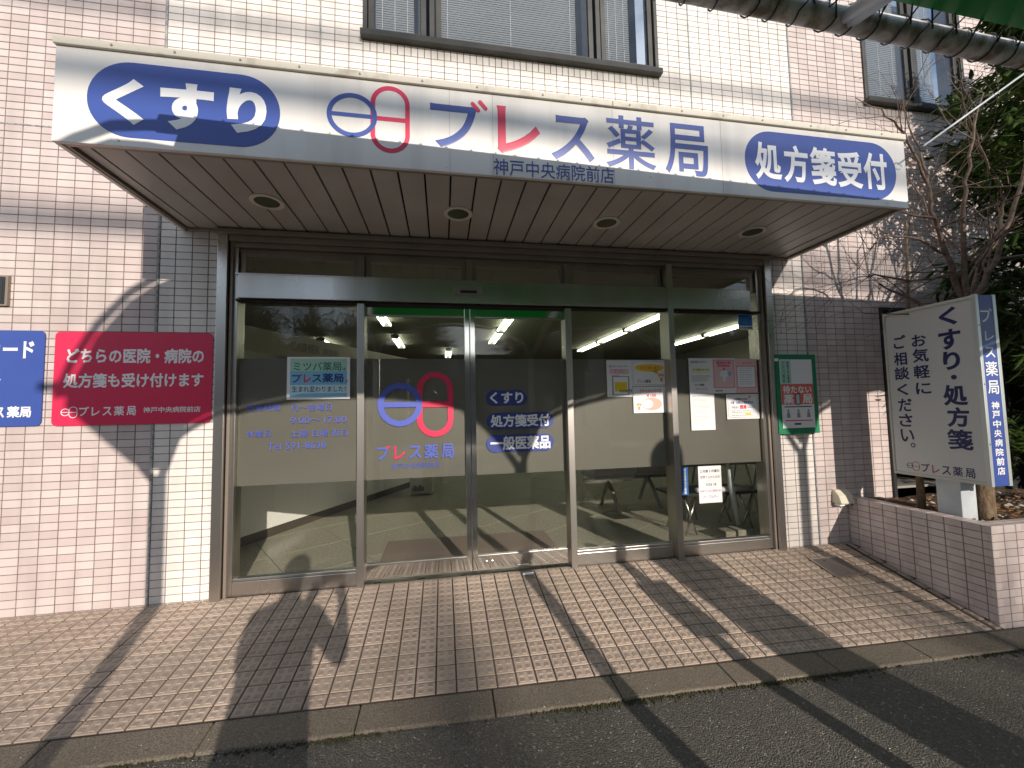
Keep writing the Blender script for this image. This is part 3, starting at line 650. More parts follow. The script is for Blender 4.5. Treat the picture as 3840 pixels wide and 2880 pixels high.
# manhole and floor plate
mh = thing('manhole_cover', 'square chequered metal drain cover set in the paving', 'drain cover', (2.32, -.3, -.07))
sF = Fr((2.205, -.40, gz(2.205, -.40)+.010), (1*.76, 0, (gz(2.49, -.40)-gz(2.15, -.40))/.34*.76), (0, .86, kx(2.3)*.86))
MB().ring(sF, [(0, 0), (.34, 0), (.34, .262), (0, .262)], [(.016, .016), (.324, .016), (.324, .246), (.016, .246)], -.004, .003).build('rim', M_steel, mh)
MB().fbox(sF, .018, .322, .018, .244, -.004, .0015).build('plate', mat('cast_plate', (.20, .18, .165), .55, .5), mh)
m = MB()
for i in range(14):
    for j in range(10):
        cu, cv = .032+i*.0215, .032+j*.0222; a_ = .0075; b_ = .0035
        if (i+j) % 2: a_, b_ = b_, a_
        m.prism(sF, [(cu-a_, cv), (cu, cv-b_), (cu+a_, cv), (cu, cv+b_)], .0015, .0035)
m.build('tread', mat('cast_tread', (.30, .27, .25), .45, .6), mh, kind='stuff')
MB().prism(sF, ell(.13, .215, .016, .007, 16), .0016, .0022).build('key_hole', M_dark, mh)
tag(MB().box(-.075, .005, -.068, -.045, .0, .008).build('floor_plate', M_lit, bevel=.002), 'small white metal plate on the paving at the door sill', 'floor plate')
# ------------------------------------------------------------------ posters on the glass
def poster(label, r, m_=None, name='poster', cat='poster'):
    o = thing(name, label, cat, ((r[0]+r[2])/2, YG-.005, r[1]), 'notices taped to the shop glass')
    MB().fbox(FP, r[0], r[2], r[1], r[3], 0, .0006).build('sheet', m_ or M_paper, o); return o
FP = Fr((0, YG-.0035, 0), (1, 0, 0), (0, 0, 1))
def L_(o, r, a, t_, m_, bold=.02): letter('lettering', FP, t_, rel(r, a), m_, o, .0008, .0014, bold)
def Bx(o, r, a, m_, name='print', w=.0010):
    q = rel(r, a); MB().fbox(FP, q[0], q[2], q[1], q[3], .0006, w).build(name, m_, o)
def lines(o, r, x0, x1, ys, m_, h=.006, seed=0):
    rd = random.Random(seed); m = MB()
    for y in ys:
        x = x0
        e = x1-rd.random()*.25*(x1-x0)
        while x < e:
            w_ = rd.uniform(.03, .14); q = rel(r, (x, y, min(x+w_, e), y+h)); m.fbox(FP, q[0], q[2], q[1], q[3], .0006, .0009); x += w_+.012
    m.build('small_print', m_, o)
def pup(o, r, cx, cy, s_):
    m = MB(); u, v = rel(r, (cx, cy, cx, cy))[:2]
    m.prism(FP, ell(u, v, s_, s_*.85, 20), .0008, .0012); m.prism(FP, ell(u-s_*.85, v+s_*.3, s_*.35, s_*.5, 12), .0009, .0013); m.prism(FP, ell(u+s_*.85, v+s_*.3, s_*.35, s_*.5, 12), .0009, .0013); m.prism(FP, ell(u, v-s_*1.5, s_*.55, s_*.75, 14), .0008, .0012)
    m.build('puppy_picture', M_or, o)
    MB().prism(FP, rrect(u-s_*.55, v-s_*.55, u+s_*.55, v+s_*.05, s_*.2, 3), .0013, .0016).build('mask_picture', M_lit, o)
r = (-1.710, 1.293, -1.290, 1.594); o = poster('white bordered poster with green to blue ground and large shop name, on the leftmost pane', r)
Bx(o, r, (.05, .04, .95, .34), M_mint); Bx(o, r, (.05, .34, .95, .66), M_sky); Bx(o, r, (.05, .66, .95, .86), mat('print_pale_sky', (.55, .76, .84), .6)); Bx(o, r, (.05, .86, .95, .95), M_sky)
L_(o, r, (.10, .12, .86, .33), 'ミツバ薬局', mat('print_deep_green', (.03, .16, .10), .6), .012); L_(o, r, (.88, .25, .93, .32), 'は', M_bk)
q = rel(r, (.08, .39, .92, .61)); letter('lettering', FP, 'フ', (q[0], q[1], q[0]+.055, q[3]-.01), M_blue, o, .0012, .0018, .035)
letter('lettering', FP, '゛', (q[0]+.050, q[3]-.022, q[0]+.068, q[3]-.004), M_red, o, .0012, .0018, .03); letter('lettering', FP, 'レ', (q[0]+.076, q[1], q[0]+.125, q[3]-.005), M_red, o, .0012, .0018, .035)
letter('lettering', FP, 'ス薬局', (q[0]+.13, q[1], q[2]-.01, q[3]), mat('print_navy_blue', (.02, .05, .22), .6), o, .0012, .0018, .03); L_(o, r, (.93, .54, .98, .60), 'に', M_bk)
L_(o, r, (.08, .69, .93, .83), '生まれ変わりました！', M_bk, .01)
r = (.660, 1.276, .876, 1.573); o = poster('white flyer with pink ribbon and picture of a sweet packet', r)
L_(o, r, (.10, .14, .92, .20), '低カロリーキャンディー', M_bk, .01); Bx(o, r, (.12, .24, .88, .38), M_lpink); L_(o, r, (.3, .25, .7, .31), 'はつみつ', M_purp, .01); L_(o, r, (.3, .32, .7, .37), 'ミックス', M_purp, .01)
Bx(o, r, (.20, .44, .88, .95), M_gy); Bx(o, r, (.25, .46, .83, .93), M_lit, 'packet_picture', .0013); Bx(o, r, (.30, .60, .78, .85), M_yel, 'packet_picture', .0015); L_(o, r, (.2, .41, .5, .45), '新発売', M_red, .02)
letter('lettering', FP, '250円', rel(r, (.48, .80, .96, .88)), M_bk, o, .0016, .002, .02)
r = (.878, 1.362, 1.183, 1.573); o = poster('white notice with a yellow speech bubble about masks, beside the steel mullion', r)
q = rel(r, (.08, .15, .92, .45)); MB().prism(FP, ell((q[0]+q[2])/2, (q[1]+q[3])/2, (q[2]-q[0])/2, (q[3]-q[1])/2, 30), .0008, .0011).build('bubble', M_yel, o); MB().prism(FP, [rel(r, (.55, .42, 0, 0))[0::3], rel(r, (.74, .40, 0, 0))[0::3], rel(r, (.76, .58, 0, 0))[0::3]], .0008, .0011).build('bubble_tip', M_yel, o)
letter('lettering', FP, 'マスクあります', rel(r, (.22, .23, .78, .37)), M_red, o, .0012, .0017, .03); L_(o, r, (.13, .76, .30, .88), 'ブレ', M_red, .02); L_(o, r, (.31, .76, .52, .88), 'ス薬局', M_ink, .02); pup(o, r, .83, .62, .021)
MB().ring(FP, rrect(*rel(r, (.03, .05, .97, .95)), .004, 2), rrect(*rel(r, (.036, .058, .964, .942)), .003, 2), .0006, .001).build('border', M_gy, o)
r = (.880, 1.143, 1.197, 1.357); o = poster('white soft mask price notice with a salmon oval, under the yellow bubble', r)
L_(o, r, (.18, .10, .78, .22), 'やわらかいマスク', M_red, .025); L_(o, r, (.36, .28, .63, .40), '￥150', M_red, .03); q = rel(r, (.24, .42, .78, .90)); MB().prism(FP, ell((q[0]+q[2])/2, (q[1]+q[3])/2, (q[2]-q[0])/2, (q[3]-q[1])/2, 30), .0008, .0011).build('oval_picture', M_sal, o)
MB().prism(FP, ell(q[0]+.05, (q[1]+q[3])/2, .045, .036, 24), .0012, .0014).build('mask_picture', M_paper, o); pup(o, r, .15, .70, .017)
r = (1.383, 1.292, 1.601, 1.590); o = poster('white opening hours sheet with a pale yellow bubble, top left on the right pane', r)
L_(o, r, (.10, .07, .78, .14), '開局時間のお知らせ', M_gy, .012); Bx(o, r, (.12, .27, .90, .42), mat('print_pale_yellow', (.82, .80, .52), .6)); L_(o, r, (.18, .30, .84, .35), '月〜金曜日 9:00〜17:00', M_bk, .01)
lines(o, r, .10, .9, [.49+.03*i for i in range(6)], M_gy, .010, 1); L_(o, r, (.22, .72, .62, .78), 'ブレス薬局', M_bk, .03); lines(o, r, .25, .9, [.84, .88], M_gy, .01, 2)
r = (1.601, 1.293, 1.815, 1.590); o = poster('infection control sheet with a thick pink border and round faced figure', r)
q = rel(r, (.03, .04, .97, .85)); MB().ring(FP, rrect(*q, .004, 2), rrect(q[0]+.010, q[1]+.010, q[2]-.010, q[3]-.010, .003, 2), .0006, .0012).build('border', M_pink, o); Bx(o, r, (.08, .08, .92, .81), M_lpink)
letter('lettering', FP, '感染症対策', rel(r, (.18, .09, .82, .17)), M_red, o, .0012, .0017, .02); letter('lettering', FP, '実施薬局', rel(r, (.22, .18, .75, .25)), M_red, o, .0012, .0017, .02)
u, v = rel(r, (.5, .45, .5, .45))[:2]; MB().prism(FP, ell(u, v, .040, .032, 24), .0012, .0015).prism(FP, rrect(u-.014, v-.066, u+.014, v-.03, .006, 3), .0012, .0015).build('figure_picture', M_paper, o); MB().prism(FP, ell(u+.052, v+.004, .02, .02, 18), .0012, .0016).build('blue_dot', M_sky, o); MB().prism(FP, ell(u, v+.040, .010, .009, 12), .0015, .0018).build('heart_picture', M_red, o)
lines(o, r, .2, .8, [.70, .74], M_pink, .01, 4); L_(o, r, (.10, .90, .40, .95), '感染対策', M_bk, .01)
r = (1.815, 1.294, 2.024, 1.587); o = poster('pink checklist sheet with a framed white list, top right on the right pane', r, M_lpink)
q = rel(r, (.05, .21, .93, .86)); MB().prism(FP, rrect(*q, .008, 3), .0006, .001).build('frame_print', M_pink, o); MB().prism(FP, rrect(q[0]+.009, q[1]+.009, q[2]-.009, q[3]-.009, .006, 3), .001, .0013).build('list_ground', M_lit, o)
m = MB()
for i in range(8):
    q = rel(r, (.18, .28+.065*i, .80-.05*(i % 3), .288+.065*i)); m.fbox(FP, q[0], q[2], q[1], q[3], .0013, .0016)
m.build('small_print', M_gy, o); lines(o, r, .35, .85, [.10, .15], M_red, .012, 8)
r = (1.384, .990, 1.604, 1.290); o = poster('plain white typed sheet curling away below the opening hours sheet', r)
lines(o, r, .08, .95, [.05], M_bk, .012, 10); lines(o, r, .08, .8, [.14, .18, .22, .30, .34, .38, .46, .50, .62, .68, .74, .80], M_gy, .007, 11)
r = (1.717, 1.074, 2.024, 1.283); o = poster('white storm closing notice with a pink rounded outline and bold red word', r)
q = rel(r, (.04, .06, .96, .94)); MB().ring(FP, rrect(*q, .02, 5), rrect(q[0]+.003, q[1]+.003, q[2]-.003, q[3]-.003, .017, 5), .0006, .001).build('border', M_pink, o)
L_(o, r, (.24, .15, .66, .24), '交通機関の計画中', M_bk, .01); L_(o, r, (.12, .28, .82, .40), '大雪・台風など気象状況で', M_blue, .025); L_(o, r, (.16, .48, .38, .58), 'やむなく', M_bk, .02); L_(o, r, (.41, .44, .61, .60), '閉局', M_red, .04); lines(o, r, .63, .95, [.52], M_bk, .02, 5)
lines(o, r, .15, .9, [.66, .72, .84], M_gy, .02, 6); Bx(o, r, (.56, .76, .74, .84), M_yel); q = rel(r, (.72, .08, .72, .08)); MB().prism(FP, ell(q[0], q[1]-.006, .011, .012, 16), .0008, .0011).build('bulb_picture', M_or, o)
r = (1.424, .396, 1.633, .695); o = poster('white awareness day sheet hanging low in front of the folding table', r)
L_(o, r, (.08, .10, .92, .18), '２月第２月曜日', M_bk, .02); L_(o, r, (.08, .26, .92, .34), '世界てんかんの日', mat('print_plum', (.30, .10, .16), .6), .02); L_(o, r, (.40, .385, .60, .42), 'そして', M_gy, .0); L_(o, r, (.32, .46, .78, .54), '3/26 は', M_bk, .015)
L_(o, r, (.05, .645, .95, .71), '日本てんかん啓発の日', mat('print_plum2', (.42, .16, .24), .6), .02); L_(o, r, (.16, .79, .84, .88), 'パープルデー', M_purp, .02); L_(o, r, (.74, .90, .84, .93), 'です', M_gy, .0)
r = (1.868, 1.836, 2.009, 1.974); o = thing('security_sticker', 'square blue security sticker in the top right corner of the glass', 'sticker', (1.94, YG, 1.836))
MB().fbox(FP, r[0], r[2], r[1], r[3], 0, .0006).build('sheet', M_paper, o); Bx(o, r, (.04, .03, .96, .74), mat('sticker_blue', (.01, .17, .50), .4)); L_(o, r, (.32, .50, .66, .60), 'Security', M_sky, .0); L_(o, r, (.06, .80, .94, .94), '日本保安警備', M_bk, .02)
Bx(o, r, (.78, .10, .88, .18), M_sky, 'emblem', .0014)
r = (1.272, .471, 1.330, .693); o = thing('strip_sticker', 'narrow upright blue sticker at the foot of the right mullion', 'sticker', (1.25, YG, .471))
MB().fbox(FP, r[0], r[2], r[1], r[3], 0, .0006).build('sheet', mat('strip_blue', (.02, .12, .38), .45), o); letter('lettering', FP, '労災保険指定薬局', rel(r, (.36, .04, .72, .97)), M_lit, o, .0008, .0014, .02, True)
# ------------------------------------------------------------------ interior
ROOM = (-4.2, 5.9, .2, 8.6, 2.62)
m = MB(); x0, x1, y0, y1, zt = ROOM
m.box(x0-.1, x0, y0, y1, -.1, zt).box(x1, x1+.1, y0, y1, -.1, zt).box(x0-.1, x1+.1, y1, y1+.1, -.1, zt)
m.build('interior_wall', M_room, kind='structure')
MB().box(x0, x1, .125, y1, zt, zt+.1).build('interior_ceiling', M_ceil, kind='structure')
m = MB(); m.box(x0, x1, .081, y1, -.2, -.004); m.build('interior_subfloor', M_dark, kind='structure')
fl = thing('interior_floor', None, None, (0, 1, 0), kind='structure'); rest = MB(); A45 = R_(33)
tsz = .60; tg = []
for i in range(-14, 18):
    for j in range(-14, 22):
        c = Vector((i*tsz*math.cos(A45)-j*tsz*math.sin(A45), .3+i*tsz*math.sin(A45)+j*tsz*math.cos(A45)))
        h = tsz/2-.003; P = [c+Vector((a*h*math.cos(A45)-b*h*math.sin(A45), a*h*math.sin(A45)+b*h*math.cos(A45))) for a, b in ((-1, -1), (1, -1), (1, 1), (-1, 1))]
        # clip by the shopfront line and the room
        def cl(P, ax, val, sgn):
            out = []
            for k_ in range(len(P)):
                p, q = P[k_], P[(k_+1) % len(P)]; a, b = sgn*(p[ax]-val), sgn*(q[ax]-val)
                if a >= 0: out.append(p)
                if a*b < 0: out.append(p+(q-p)*(a/(a-b)))
            return out
        for ax, val, sg in ((1, .09, 1), (0, x0, 1), (0, x1, -1), (1, y1, -1)):
            if len(P) >= 3: P = cl(P, ax, val, sg)
        if len(P) >= 3: tg.append((c, P))
F0 = Fr((0, 0, 0), (1, 0, 0), (0, 1, 0))
for c, P in tg:
    q = seen((c.x, c.y, 0), 200)
    if q and q[2] < 7.5: MB().prism(F0, [tuple(p) for p in P], -.004, 0).build('floor_tile', M_ifloor, fl)
    else: rest.prism(F0, [tuple(p) for p in P], -.004, 0)
rest.build('floor_tile_field', M_ifloor, fl, kind='stuff')
tag(MB().box(-1.14, .325, .12, .915, .001, .010).build('floor_mat', M_mat, bevel=.004), 'wide brown entrance mat just inside the sliding doors', 'mat')
# counter
ct = thing('counter', 'long white panelled counter running back from the left window', 'counter', (-2.4, 1.2, 0))
A_, B_ = Vector((-2.461, 1.009)), Vector((-1.163, 3.519)); dv = (B_-A_).normalized(); nv = Vector((-dv.y, dv.x))
FK = Fr((A_.x, A_.y, 0), (dv.x, dv.y, 0), (0, 0, 1))    # outward normal faces the waiting room
u = -.95; k_ = 0
while u < 3.4:
    e = min(u+.445, 3.4); MB().fbox(FK, u+.0015, e-.0015, .092, .93, -.018, 0).build('panel', M_panel, ct, bevel=.0015); u = e
MB().fbox(FK, -.95, 3.4, .0, .09, -.05, -.025).build('plinth', M_plinth, ct); MB().fbox(FK, -.95, 3.42, .932, .965, -.55, .02).build('top', M_panel, ct, bevel=.004); MB().fbox(FK, -.95, 3.4, .0, .93, -.5, -.051).build('carcass', M_plinth, ct)
bh = thing('ceiling_sign_band', 'long pale sign band hung over the counter inside', 'sign', (-2.2, 1.6, 1.8))
FB = Fr(FK.p(-.6, 0, -.05), FK.u, (0, 0, 1)); MB().fbox(FB, 0, 4, 1.80, 2.03, -.04, 0).build('band', mat('band_paint', (.42, .41, .34), .6), bh)
letter('lettering', FB, 'CASHIER', (1.22, 1.865, 1.62, 1.965), M_gy, bh, .001, .003, .01); letter('lettering', FB, 'お会計', (1.68, 1.87, 1.93, 1.955), M_gy, bh, .001, .003, .01)
# ceiling lamps
def lamp(loc, label):
    o = thing('ceiling_lamp', label, 'lamp', loc, 'twin tube ceiling lamps inside the shop'); x, y, z = loc
    MB().box(x-.035, x+.035, y, y+1.25, z-.03, z).build('housing', M_panel, o)
    for s_ in (-.055, .055): MB().tube([(x+s_, y+.03, z-.05), (x+s_, y+1.22, z-.05)], .014, 10).build('tube', M_tube, o, smooth=True)
    MB().box(x-.07, x+.07, y, y+.028, z-.075, z-.001).box(x-.07, x+.07, y+1.222, y+1.25, z-.075, z-.001).build('socket', M_grey, o)
lamp((-1.50, 2.32, 2.61), 'nearest ceiling lamp behind the left door'); lamp((.37, 2.65, 2.61), 'ceiling lamp seen through the right door, near one')
lamp((.37, 3.98, 2.61), 'ceiling lamp seen through the right door, far one'); lamp((2.65, 2.45, 2.61), 'long row lamp behind the right windows, nearest the glass')
lamp((2.65, 3.75, 2.61), 'middle lamp of the row behind the right windows'); lamp((2.65, 5.05, 2.61), 'farthest lamp of the row behind the right windows')
lamp((4.5, 2.85, 2.61), 'rightmost ceiling lamp, near the security sticker'); lamp((4.5, 4.15, 2.61), 'ceiling lamp right behind the rightmost one')
lamp((-1.5, 4.6, 2.61), 'small far ceiling lamp behind the left door'); lamp((-.5, 6.2, 2.61), 'deepest ceiling lamp seen near the door stiles'); lamp((-2.9, 5.0, 2.61), 'far ceiling lamp over the counter')
# purifier, chairs, tables
o = thing('air_purifier', 'off white box shaped air purifier at the end of the counter', 'air purifier', (-.95, 3.05, 0))
MB().box(-1.11, -.785, 2.92, 3.14, .01, .62).build('body', mat('purifier_white', (.72, .70, .64), .5), o, bevel=.02)
m = MB()
for i in range(9): m.box(-1.07+.018*i, -1.06+.018*i, 2.914, 2.919, .06, .12+.03*((i*7) % 4)/3)
m.build('vent', M_bk, o)
def chair(loc, lab):
    x, y, z = loc; o = thing('waiting_chair', lab, 'chair', loc, 'linked waiting chairs'); m = MB()
    m.box(x-.24, x+.24, y-.22, y+.22, .40, .45); m.build('seat', M_grey, o, bevel=.02)
    MB().add([(x-.24, y-.20, .44), (x+.24, y-.20, .44), (x+.22, y-.30, .80), (x-.22, y-.30, .80), (x-.24, y-.23, .44), (x+.24, y-.23, .44), (x+.22, y-.335, .80), (x-.22, y-.335, .80)],
             [(0, 1, 2, 3), (7, 6, 5, 4), (0, 4, 5, 1), (1, 5, 6, 2), (2, 6, 7, 3), (3, 7, 4, 0)]).build('backrest', M_grey, o, bevel=.012)
    MB().box(x-.28, x+.28, y-.03, y+.03, .33, .38).build('beam', M_ctube, o, bevel=.004)
    for s_ in (-1, 1): MB().tube([(x, y, .36), (x+.02, y+s_*.10, .24), (x+.03, y+s_*.26, .02)], [.024, .022, .02], 10).build('leg', mat('painted_leg', (.28, .25, .2), .5, .3), o, smooth=True)
chair((1.22, 1.45, 0), 'grey waiting chair whose back shows below the frosted film'); chair((1.80, 1.62, 0), 'grey waiting chair behind the folding table')
def ftable(x0, x1, y, z, lab, m_):
    o = thing('folding_table', lab, 'table', ((x0+x1)/2, y, 0), 'folding tables inside the right window')
    MB().box(x0, x1, y-.18, y+.2, z, z+.025).build('top', m_, o, bevel=.004)
    for yy in (y-.15, y+.16):
        for xa, xb in ((x0+.08, x0+.20), (x0+.20, x0+.08), (x1-.20, x1-.06), (x1-.06, x1-.20)):
            MB().tube([(xa, yy+(.006 if xa > xb else -.006), .012), (xb, yy, z)], .009, 8).build('leg', M_ctube, o, smooth=True)
ftable(1.45, 2.30, .58, .36, 'low black folding table with silver crossed legs', M_black); ftable(1.75, 2.75, 1.02, .56, 'taller folding table standing behind the low black one', M_grey)
tag(MB().tube([(1.66, .43, .412), (2.20, .41, .412)], .026, 16).build('paper_roll', M_paper, smooth=True), 'white rolled poster lying on the low black folding table', 'paper roll')
o = thing('umbrella', 'folded umbrella in clear plastic standing inside the right window', 'umbrella', (2.0, .34, .09))
MB().tube([(2.005, .34, .10), (1.965, .36, .45), (1.945, .37, .78)], [.018, .028, .012], 10).build('canopy', mat('clear_plastic', (.62, .66, .66), .25), o, smooth=True); MB().tube([(1.945, .37, .78), (1.935, .37, .86)], .007, 8).build('handle', M_bk, o)
o = thing('concrete_block', 'chipped concrete block on the shop floor under the table', 'block', (1.95, .33, 0))
MB().box(1.80, 1.90, .24, .36, .002, .085).build('block', M_conc, o, bevel=.008); MB().box(1.905, 2.075, .22, .36, .002, .095).build('block', M_conc, o, bevel=.008)
# ------------------------------------------------------------------ planter
pl = thing('planter', 'knee high planter wall of pink tiles at the right of the entrance', 'planter', (3.3, -.45, -.1))
PX, PY, PZ = 2.806, -.925, .3875
m = MB(); m.box(PX+.0045, PX+.105, PY+.0045, 0, -.5, PZ-.0045); m.box(PX+.105, 7.4, PY+.0045, PY+.105, -.5, PZ-.0045); m.build('core', M_grout, pl)
ptm = MB(); ptm.add(*tile_geo(-.05, .05, -.025, .025)); PTM = ptm.mesh('tile', M_ptile); rest = MB(); cnt = 0
def ptile(c, rz, rx, hw=1., vis=True):
    global cnt
    R3 = Euler((rx, 0, rz), 'XYZ')
    if vis and cnt < 300:
        o = bpy.data.objects.new('tile', PTM); finish(o, pl, c); o.rotation_euler = R3; o.scale = (hw, 1, 1); cnt += 1
    else:
        Mx = Matrix.Translation(c) @ R3.to_matrix().to_4x4() @ Matrix.Diagonal((hw, 1, 1, 1)); rest.add([Mx @ Vector(v) for v in ptm.v], ptm.f)
ys = [-.002, -.075]+[-.075-.1*i for i in range(1, 9)]+[PY]
for j in range(14):
    z = PZ-.025-.05*j
    for a, b in zip(ys[:-1], ys[1:]):
        hw = (a-b)/.1
        if z+.025 > gz(2.8, a): ptile(Vector((PX, (a+b)/2, z)), R_(-90), 0, hw)
    for i in range(46):
        if z+.025 > -.26: ptile(Vector((PX+.05+.1*i, PY, z)), 0, 0, 1, seen((PX+.05+.1*i, PY, z), 40) is not None)
for a, b in zip(ys[:-1], ys[1:]):
    for i in range(2): ptile(Vector((PX+.025+.05*i+.001, (a+b)/2, PZ)), R_(-90), R_(-90), (a-b)/.1)
for i in range(45):
    for j in range(2): ptile(Vector((PX+.152+.1*i, PY+.026+.05*j, PZ)), 0, R_(-90), 1, seen((PX+.15+.1*i, PY, PZ), 40) is not None)
rest.build('tile_field', M_ptile, pl, kind='stuff')
# soil, leaves, stones
random.seed(21); m = MB(); NX, NY = 60, 14; V = []; Fc = []
for j in range(NY+1):
    for i in range(NX+1):
        x = PX+.1+(4.6)*i/NX; y = PY+.1+(.925-.1)*j/NY; V.append((x, y, .325+.012*math.sin(x*9+y*7)+random.uniform(-.006, .010)+.03*(j/NY)))
for j in range(NY):
    for i in range(NX): a = j*(NX+1)+i; Fc.append((a, a+1, a+NX+2, a+NX+1))
m.add(V, Fc); m.build('planter_soil', M_soil, kind='stuff')
def leaf(m, p, d, n, l, w_):
    d = d.normalized(); s_ = d.cross(n).normalized(); n = s_.cross(d); a = p+d*l*.35+s_*w_-n*w_*.25; b = p+d*l*.35-s_*w_-n*w_*.25
    a2 = p+d*l*.75+s_*w_*.7-n*w_*.3; b2 = p+d*l*.75-s_*w_*.7-n*w_*.3; c = p+d*l*.4; c2 = p+d*l*.78
    m.add([p, a, c, b, a2, c2, b2, p+d*l], [(0, 1, 2), (0, 2, 3), (1, 4, 5, 2), (2, 5, 6, 3), (4, 7, 5), (5, 7, 6)])
m = MB()
for i in range(900):
    p = Vector((random.uniform(PX+.12, 5.2), random.uniform(PY+.11, -.03), .345+random.uniform(0, .02))); a = random.uniform(0, 6.3)
    leaf(m, p, Vector((math.cos(a), math.sin(a), random.uniform(-.2, .3))), Vector((random.gauss(0, .3), random.gauss(0, .3), 1)).normalized(), random.uniform(.03, .07), random.uniform(.006, .016))
m.build('leaf_litter', mat('dry_leaf', (.30, .16, .07), .8, col2=(.17, .10, .05), scale=8), kind='stuff')
m = MB()
for i in range(120):
    p = Vector((random.uniform(PX+.12, 4.4), random.uniform(PY+.2, -.05), .348)); s_ = random.uniform(.008, .026)
    P = [p+Vector((math.cos(t+random.random()*.5)*s_*random.uniform(.7, 1.2), math.sin(t)*s_, 0)) for t in (0, 1.05, 2.1, 3.15, 4.2, 5.25)]
    m.add(P+[p+Vector((s_*.2, 0, s_*.7)), p+Vector((-s_*.3, s_*.2, s_*.6))], [(0, 1, 6), (1, 2, 6), (2, 7, 6), (2, 3, 7), (3, 4, 7), (4, 5, 7), (5, 0, 6), (5, 6, 7)])
m.build('pebbles', mat('pebble', (.55, .52, .46), .8, col2=(.3, .27, .22), scale=20), kind='stuff')
# ------------------------------------------------------------------ pole sign
K = .978
def ty(y): return -2.989+(y+2.989)*K
def tz(z): return 1.2+(z-1.2)*K
PSX = 2.92; ps = thing('pole_sign', 'white light box sign on a grey post in the planter, navy writing and blue edge', 'sign', (3.0, -.58, .34))
ya, yb, za, zb = ty(-.235), ty(-.83), tz(.612), tz(1.924)
MB().box(PSX+.01, PSX+.166, yb+.01, ya, za+.004, zb-.004).build('box', mat('light_box', (.60, .60, .58), .35), ps)
MB().box(PSX, PSX+.012, yb, ya, za, za+.022).box(PSX, PSX+.012, yb, ya, zb-.022, zb).box(PSX, PSX+.012, ya-.014, ya, za+.022, zb-.022).build('face_frame', mat('frame_cream', (.62, .60, .53), .4), ps, bevel=.002)
MB().box(PSX-.001, PSX+.024, yb-.004, yb+.022, za-.004, zb+.004).build('edge_trim', mat('edge_aluminium', (.66, .70, .70), .35, .5), ps, bevel=.002)
MB().box(PSX+.148, PSX+.176, yb-.004, yb+.022, za-.004, zb+.004).build('edge_trim', mat('edge_aluminium2', (.62, .66, .66), .35, .5), ps, bevel=.002)
MB().box(PSX+.025, PSX+.147, yb-.001, yb+.009, za, zb).build('blue_edge', M_blue, ps)
MB().box(PSX+.006, PSX+.0095, yb+.024, ya-.015, za+.023, zb-.023).build('face', mat('sign_face', (.66, .655, .64), .3), ps)
FS = Fr((PSX+.0055, 0, 0), (0, -1, 0), (0, 0, 1))
def SS(t_, y0, y1, z0, z1, m_=M_ink, bold=.03): letter('lettering', FS, t_, (-ty(y0), tz(z0), -ty(y1), tz(z1)), m_, ps, 0, .0012, bold)
for a in (('く', -.616, -.724, 1.742, 1.876), ('す', -.603, -.734, 1.566, 1.715), ('り', -.62, -.719, 1.417, 1.553), ('処', -.602, -.745, 1.157, 1.309), ('方', -.613, -.743, 1.003, 1.148), ('箋', -.604, -.751, .843, .989)): SS(*a, bold=.036 if a[0] != '箋' else .026)
MB().prism(FS, ell(-ty(-.675), tz(1.3635), .0165, .0165, 20), 0, .0012).build('lettering', M_ink, ps)
for a in (('お', -.429, -.527, 1.619, 1.711), ('気', -.426, -.534, 1.495, 1.602), ('軽', -.427, -.535, 1.37, 1.473), ('に', -.433, -.533, 1.248, 1.339), ('ご', -.302, -.391, 1.621, 1.729), ('相', -.295, -.389, 1.486, 1.592),
          ('談', -.292, -.399, 1.368, 1.473), ('く', -.302, -.382, 1.244, 1.336), ('だ', -.302, -.398, 1.114, 1.218), ('さ', -.299, -.394, .994, 1.096), ('い', -.302, -.396, .875, .973)): SS(*a, bold=.022)
MB().ring(FS, ell(-ty(-.383), tz(.851), .015, .018, 20), ell(-ty(-.383), tz(.851), .009, .012, 20), 0, .0012).build('lettering', M_ink, ps)
M_dr = mat('dull_red', (.42, .05, .08), .45)
logo(FS, (-ty(-.329), tz(.668), -ty(-.371), tz(.71)), (-ty(-.366), tz(.652), -ty(-.416), tz(.724)), M_ink, M_dr, ps, 0, .001, .075)
brand(FS, -ty(-.428), tz(.652), -ty(-.747), tz(.716), M_ink, M_dr, ps, 0, .001, .014)
FE = Fr((0, yb-.001, 0), (1, 0, 0), (0, 0, 1)); ex = PSX-3.0
for a in (('フ', 3.036, 3.116, 1.731, 1.815), ('レ', 3.056, 3.135, 1.602, 1.669), ('ス', 3.047, 3.131, 1.486, 1.559), ('薬', 3.036, 3.141, 1.358, 1.459), ('局', 3.042, 3.136, 1.234, 1.328)):
    letter('lettering', FE, a[0], (a[1]+ex, tz(a[3]), a[2]+ex, tz(a[4])), M_lit, ps, 0, .0012, .012)
m = MB()
for s_ in (0, .014): capsule(FE, m, 3.112+s_+ex, tz(1.827-s_*.1), 3.119+s_+ex, tz(1.814-s_*.1), 0, .0013, .005)
m.build('lettering', M_lit, ps)
for i, c in enumerate('神戸中央病院前店'):
    z = tz(1.157-.0635*i); letter('lettering', FE, c, (3.058+ex, z-.026, 3.124+ex, z+.025), M_lit, ps, 0, .0012, .022)
MB().box(PSX+.02, PSX+.155, -.70, -.555, .30, za+.02).build('post', M_galv, ps, bevel=.004)
for z in (.9, 1.3, 1.7): MB().prism(Fr((PSX+.012, yb-.004, z), (1, 0, 0), (0, 0, 1)), ell(0, 0, .004, .004, 8), 0, .002).build('screw', M_bk, ps)
tag(MB().box(3.62, 3.80, -.40, -.39, 1.05, 1.27).build('hanging_notice', M_paper), 'small white notice hanging in the foliage right of the pole sign', 'notice')
